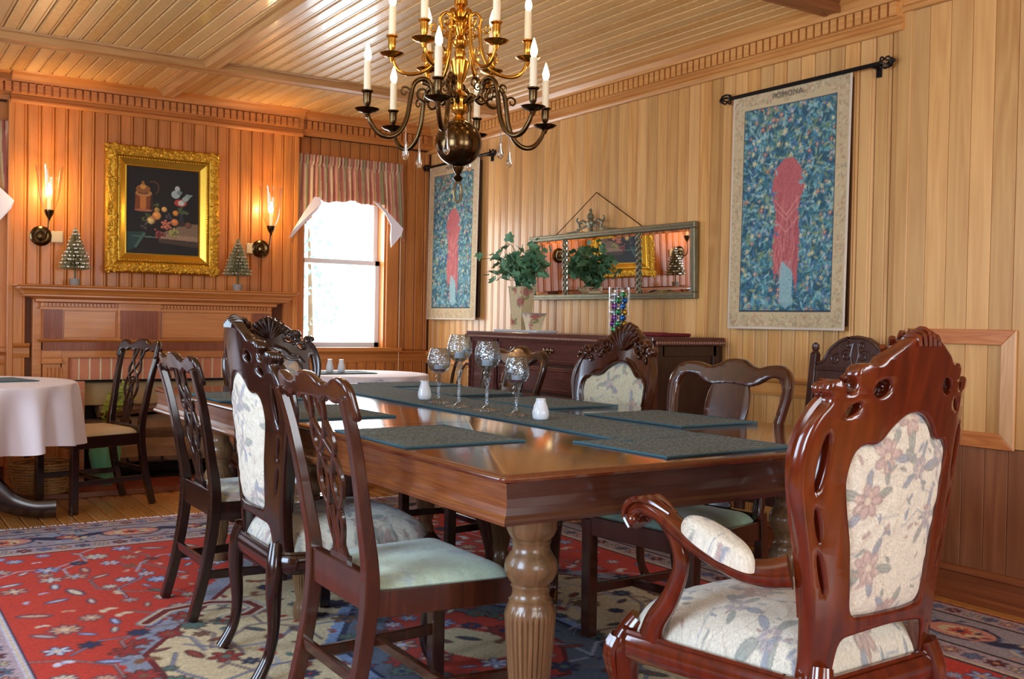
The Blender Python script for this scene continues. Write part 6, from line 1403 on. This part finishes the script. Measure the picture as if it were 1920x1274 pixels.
# ================================================================== sideboard
sb = thing('sideboard', 'long dark carved sideboard with gadrooned top edge against the right wall', 'sideboard', (0, 0, 0.0095))
SX, SY0, SY1, SZ_ = 3.385, 3.885, 5.66, 1.044
W = M['walnut']; M['side_dark'] = wood('sideboard_end_wood', (54, 28, 22), (34, 15, 13), 0.3, (12, 12, 1.0), 0.35, 0.05, 0.7)
obj('top', box(SX-0.022, XR-0.02, SY0-0.022, SY1+0.02, SZ_-0.022, SZ_), W, sb, bev=0.004)
gs = []
y = SY0-0.015
while y < SY1+0.012: gs.append(ball((SX-0.030, y, SZ_-0.030), 0.011, 8, 5, (0.9, 0.75, 1.1))); y += 0.0165
x = SX
while x < XR-0.03: gs.append(ball((x, SY0-0.030, SZ_-0.030), 0.011, 8, 5, (0.75, 0.9, 1.1))); x += 0.0165
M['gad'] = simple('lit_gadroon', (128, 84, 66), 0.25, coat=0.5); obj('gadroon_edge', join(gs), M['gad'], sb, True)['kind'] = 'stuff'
obj('case', box(SX+0.006, XR-0.02, SY0+0.006, SY1-0.004, 0.14, SZ_-0.02), M['side_dark'], sb)
obj('end_panel', join(mitre(0, 1, 0, 1, 0.01, 0.1)[0:0]+[box(SX+0.02, SX+0.075, SY0-0.004, SY0+0.010, 0.16, 1.0), box(XR-0.085, XR-0.02, SY0-0.004, SY0+0.010, 0.16, 1.0), box(SX+0.06, XR-0.06, SY0-0.004, SY0+0.010, 0.945, 1.0), box(SX+0.06, XR-0.06, SY0-0.004, SY0+0.010, 0.16, 0.24)]), M['side_dark'], sb, bev=0.003)
for yy in (SY0+0.012, SY1-0.012):
    o = obj('corner_post', sqbar([(SX+0.012, yy, 0.02), (SX+0.012, yy, SZ_-0.025)], 0.020, 0.020, (1, 0, 0), 1, False), W, sb, bev=0.004)
    obj('rope_carving', join([sweep([(SX-0.010+0.004*math.cos(k*0.8+p), yy+0.008*math.sin(k*0.8+p), 0.14+0.86*k/60) for k in range(61)], 0.005, ns=6, sub=1, side=(0, 1, 0)) for p in (0, 2.1, 4.2)]), W, o, True)
    for xx in (XR-0.05,): obj('foot', lathe([(0.02, 0), (0.028, 0.02), (0.018, 0.05), (0.03, 0.10), (0.03, 0.14)], 16, (xx, yy, 0)), W, sb, True)
    obj('foot', lathe([(0.02, 0), (0.03, 0.03), (0.018, 0.06), (0.03, 0.11), (0.03, 0.14)], 16, (SX+0.014, yy, 0)), W, sb, True)
def drawer(y0, y1, z0, z1, pulls, nm='drawer', lock=False):
    d = obj(nm, box(SX-0.012, SX+0.008, y0+0.004, y1-0.004, z0+0.004, z1-0.004), W, sb, bev=0.004)
    obj('panel_moulding', join([box(SX-0.018, SX-0.010, y0+0.018, y1-0.018, z, z+0.008) for z in (z0+0.018, z1-0.026)]+[box(SX-0.018, SX-0.010, y, y+0.008, z0+0.018, z1-0.018) for y in (y0+0.018, y1-0.026)]), W, d, bev=0.002)
    for p in pulls:
        yy = y0+(y1-y0)*p; zz = (z0+z1)/2
        obj('handle', join([sweep([(SX-0.014, yy-0.035, zz+0.008), (SX-0.034, yy-0.03, zz-0.010), (SX-0.038, yy, zz-0.018), (SX-0.034, yy+0.03, zz-0.010), (SX-0.014, yy+0.035, zz+0.008)], 0.0038, ns=6, sub=4)]+[ball((SX-0.016, yy+q, zz+0.008), 0.010, 8, 5, (0.4, 1.3, 1.6)) for q in (-0.036, 0.036, 0)]), M['bronze'], d, True)
ym = [SY0+0.03, SY0+0.34, SY1-0.34, SY1-0.03]
drawer(ym[1]+0.01, ym[2]-0.01, 0.865, 1.01, (0.18, 0.5, 0.82)); drawer(ym[1]+0.01, ym[2]-0.01, 0.70, 0.855, (0.18, 0.82)); drawer(ym[1]+0.01, ym[2]-0.01, 0.45, 0.69, (0.18, 0.82)); drawer(ym[1]+0.01, ym[2]-0.01, 0.18, 0.44, (0.18, 0.82))
drawer(ym[0], ym[1]-0.01, 0.18, 1.01, (0.86,), 'door'); drawer(ym[2]+0.01, ym[3], 0.18, 1.01, (0.14,), 'door')
SZ_ = SZ_+0.0095
# ------------------------------------------------------------------ things on the sideboard
def decoup(seed):
    P = Paint(0.42, 0.42, 0.0035, (208, 190, 150)); rn = np.random.default_rng(seed)
    for k in range(15):
        x, y = rn.uniform(0, .42), rn.uniform(0, .42)
        for q in range(5): P.ell(x+rn.normal(0, .02), y+rn.normal(0, .02), .02, .008, rn.uniform(0, 6), [(120, 132, 84), (146, 150, 104)][q % 2], 0.85)
        P.flower(x, y, rn.uniform(.02, .034), 7, (176, 104, 96), (202, 140, 122), rn.uniform(0, 6)); P.flower(x, y, .014, 5, (150, 74, 76), (190, 120, 110), 0)
    return P
DC = decoup(5); M['decoup'] = vcol('decoupage_roses', 0.5, 0.05, 80, 0)
def sqpot(name, label, x, y, z, w0, w1, H, rz, seed, lip=0.006, group=None):
    t = thing(name, label, 'vase' if H > 0.2 else 'pot', (x, y, z), rz, group); n = 26
    V = []; C = []; q = []
    for s in range(4):
        a = s*PI/2; ca, sa = math.cos(a), math.sin(a); b = len(V)
        for j in range(n+1):
            for i in range(n+1):
                u, v = i/n-0.5, j/n; w_ = (w0+(w1-w0)*v**1.3); X_, Y_ = u*w_, -w_/2
                V.append((X_*ca-Y_*sa, X_*sa+Y_*ca, v*H)); C.append((0.5+s*0.11+u*w_, v*H+seed))
        for j in range(n):
            for i in range(n): k = b+j*(n+1)+i; q.append((k, k+1, k+n+2, k+n+1))
    C = np.array(C); me = arr_mesh('body', np.array(V), np.array(q), M['decoup'], DC.sample(C[:, 0], C[:, 1])); me.polygons.foreach_set('use_smooth', [False]*len(me.polygons))
    o = obj('body', None, None, t, me=me); sm = o.modifiers.new('t', 'SOLIDIFY'); sm.thickness = 0.005
    obj('rim', join([box(-w1/2-0.002, w1/2+0.002, -w1/2-0.002, -w1/2+0.006, H-0.006, H+0.002), box(-w1/2-0.002, w1/2+0.002, w1/2-0.006, w1/2+0.002, H-0.006, H+0.002), box(-w1/2-0.002, -w1/2+0.006, -w1/2, w1/2, H-0.006, H+0.002), box(w1/2-0.006, w1/2+0.002, -w1/2, w1/2, H-0.006, H+0.002)]), M['bluedec'] if H < 0.2 else M['cream_seat'], t)
    obj('base', box(-w0/2, w0/2, -w0/2, w0/2, 0, 0.006), M['cream_seat'], t)
    return t
tag(obj('serving_tray', slab(0.085, 0.24, [(-0.004, 0), (0, 0.004), (0.004, 0.012), (0.0, 0.012), (-0.008, 0.006)], 'tray', None, c=0.02), M['porc'], None, loc=(3.52, 5.24, SZ_+0.0005)), 'pale flat tray under the rose-patterned vase on the sideboard', 'tray')
sqpot('rose_vase', 'tall square rose-patterned vase holding the ivy on the sideboard', 3.56, 5.34, SZ_+0.0075, 0.085, 0.118, 0.275, R(12), 0.05)
sqpot('rose_pot', 'small flared rose-patterned pot in front of the tall vase on the sideboard', 3.50, 5.11, SZ_+0.0075, 0.070, 0.112, 0.108, R(-8), 0.2)
iv = thing('ivy_plant', 'trailing green ivy spilling from the tall rose-patterned vase', 'plant', (3.56, 5.30, SZ_+0.26))
random.seed(12); LM = [leafmesh('leaf', s_, M['leaf']) for s_ in (0.045, 0.055, 0.066)]
for m_ in LM: m_.name = 'leaf'
cnt = 0
vines = []
for i in range(30):
    a = random.uniform(0, 2*PI); R_ = random.uniform(0.09, 0.20); up = random.uniform(0.10, 0.24); vines.append((a, R_, up))
vines += [(R(112), 0.36, 0.20), (R(108), 0.32, 0.12), (R(100), 0.26, 0.17), (R(122), 0.20, 0.30), (R(-75), 0.16, 0.30)]
for a, R_, up in vines:
    p = [(0, 0, -0.10), (0.2*R_*math.cos(a), 0.2*R_*math.sin(a), up*0.6), (0.65*R_*math.cos(a), 0.65*R_*math.sin(a), up), (R_*math.cos(a), R_*math.sin(a), up*0.55 if R_ < 0.25 else up*1.0)]
    p = [(min(x, 0.24), y, z) for x, y, z in p]
    st = obj('vine', sweep(p, 0.0022, ns=5, sub=3), M['stem'], iv)
    pp = cat(p, 8)
    for k in range(7 if R_ < 0.25 else 13):
        q = pp[min(len(pp)-1, 6+int(k*(18/(7 if R_ < 0.25 else 13))))]
        x_ = min(q.x+random.uniform(-0.03, 0.03), 0.24)
        obj('leaf', None, None, st, me=random.choice(LM), loc=(x_, q.y+random.uniform(-0.03, 0.03), q.z+random.uniform(-0.03, 0.03)), rot=(random.uniform(-0.4, 1.6), random.uniform(-0.8, 0.8), random.uniform(0, 6.3))); cnt += 1
# glass cylinder with baubles
gcx, gcy = 3.56, 4.375
gv = thing('glass_cylinder', 'tall clear glass cylinder vase full of coloured baubles on the sideboard', 'vase', (gcx, gcy, SZ_+0.001))
obj('wall', lathe([(0.056, 0), (0.058, 0.004), (0.058, 0.262), (0.0555, 0.262), (0.0555, 0.010), (0.002, 0.008)], 40, cap=False), thin_glass('cylinder_glass', refl=0.45, base=0.01), gv, True)
BC = [('red', (188, 30, 60)), ('gold', (214, 160, 50)), ('blue', (40, 110, 190)), ('green', (50, 140, 80)), ('purple', (132, 60, 150)), ('silver', (206, 208, 214)), ('pink', (220, 90, 140))]
for nm, c in BC: M['b_'+nm] = simple('bauble_'+nm, c, 0.18, 0.75, vary=0.02)
random.seed(4); z = 0.030; k = 0; fr_ = 0
while z < 0.225:
    for i in range(4):
        a = i*PI/2+fr_; nm = BC[(k*3+i*2+k//3) % 7][0]; r = 0.0185
        o = obj('bauble', ball((0, 0, 0), r, 14, 9), M['b_'+nm], None, True, loc=(gcx+0.031*math.cos(a), gcy+0.031*math.sin(a), SZ_+0.001+z))
        cp_ = obj('cap', lathe([(0.004, r-0.002), (0.004, r+0.003), (0.002, r+0.004)], 8), M['silver'], o)
        tag(o, '%s bauble in the glass cylinder, %s layer from the bottom, %s side' % (nm, ['first', 'second', 'third', 'fourth', 'fifth', 'sixth', 'seventh'][int(round((z-0.03)/0.0318))], (['far', 'left', 'wall', 'right'] if fr_ % 1.57 < 0.4 else ['far right', 'far left', 'near left', 'near right'])[i]), 'bauble', 'baubles in the glass cylinder'); k += 1
    z += 0.0318; fr_ += 0.785
# folded red cloths
for i, (yy, w_, h_, lb) in enumerate(((4.10, 0.17, 0.018, 'dark red folded cloth on the sideboard, nearest its right end'), (4.27, 0.16, 0.020, 'dark red folded cloth on the sideboard beside the glass cylinder'))):
    g_ = slab(0.11, w_/2, [(-0.006, 0), (0, 0.003), (0.001, h_*0.30), (-0.003, h_*0.34), (0.001, h_*0.38), (0.001, h_*0.62), (-0.003, h_*0.66), (0.001, h_*0.7), (0, h_-0.003), (-0.006, h_)], 'c', None, c=0.015)
    tag(obj('folded_cloth', g_, simple('maroon_cloth_%d' % i, (112, 22, 28), 0.85, vary=0.15, bump=0.3), None, True, loc=(3.62, yy-0.04, SZ_+0.0005)), lb, 'cloth', 'folded red cloths')
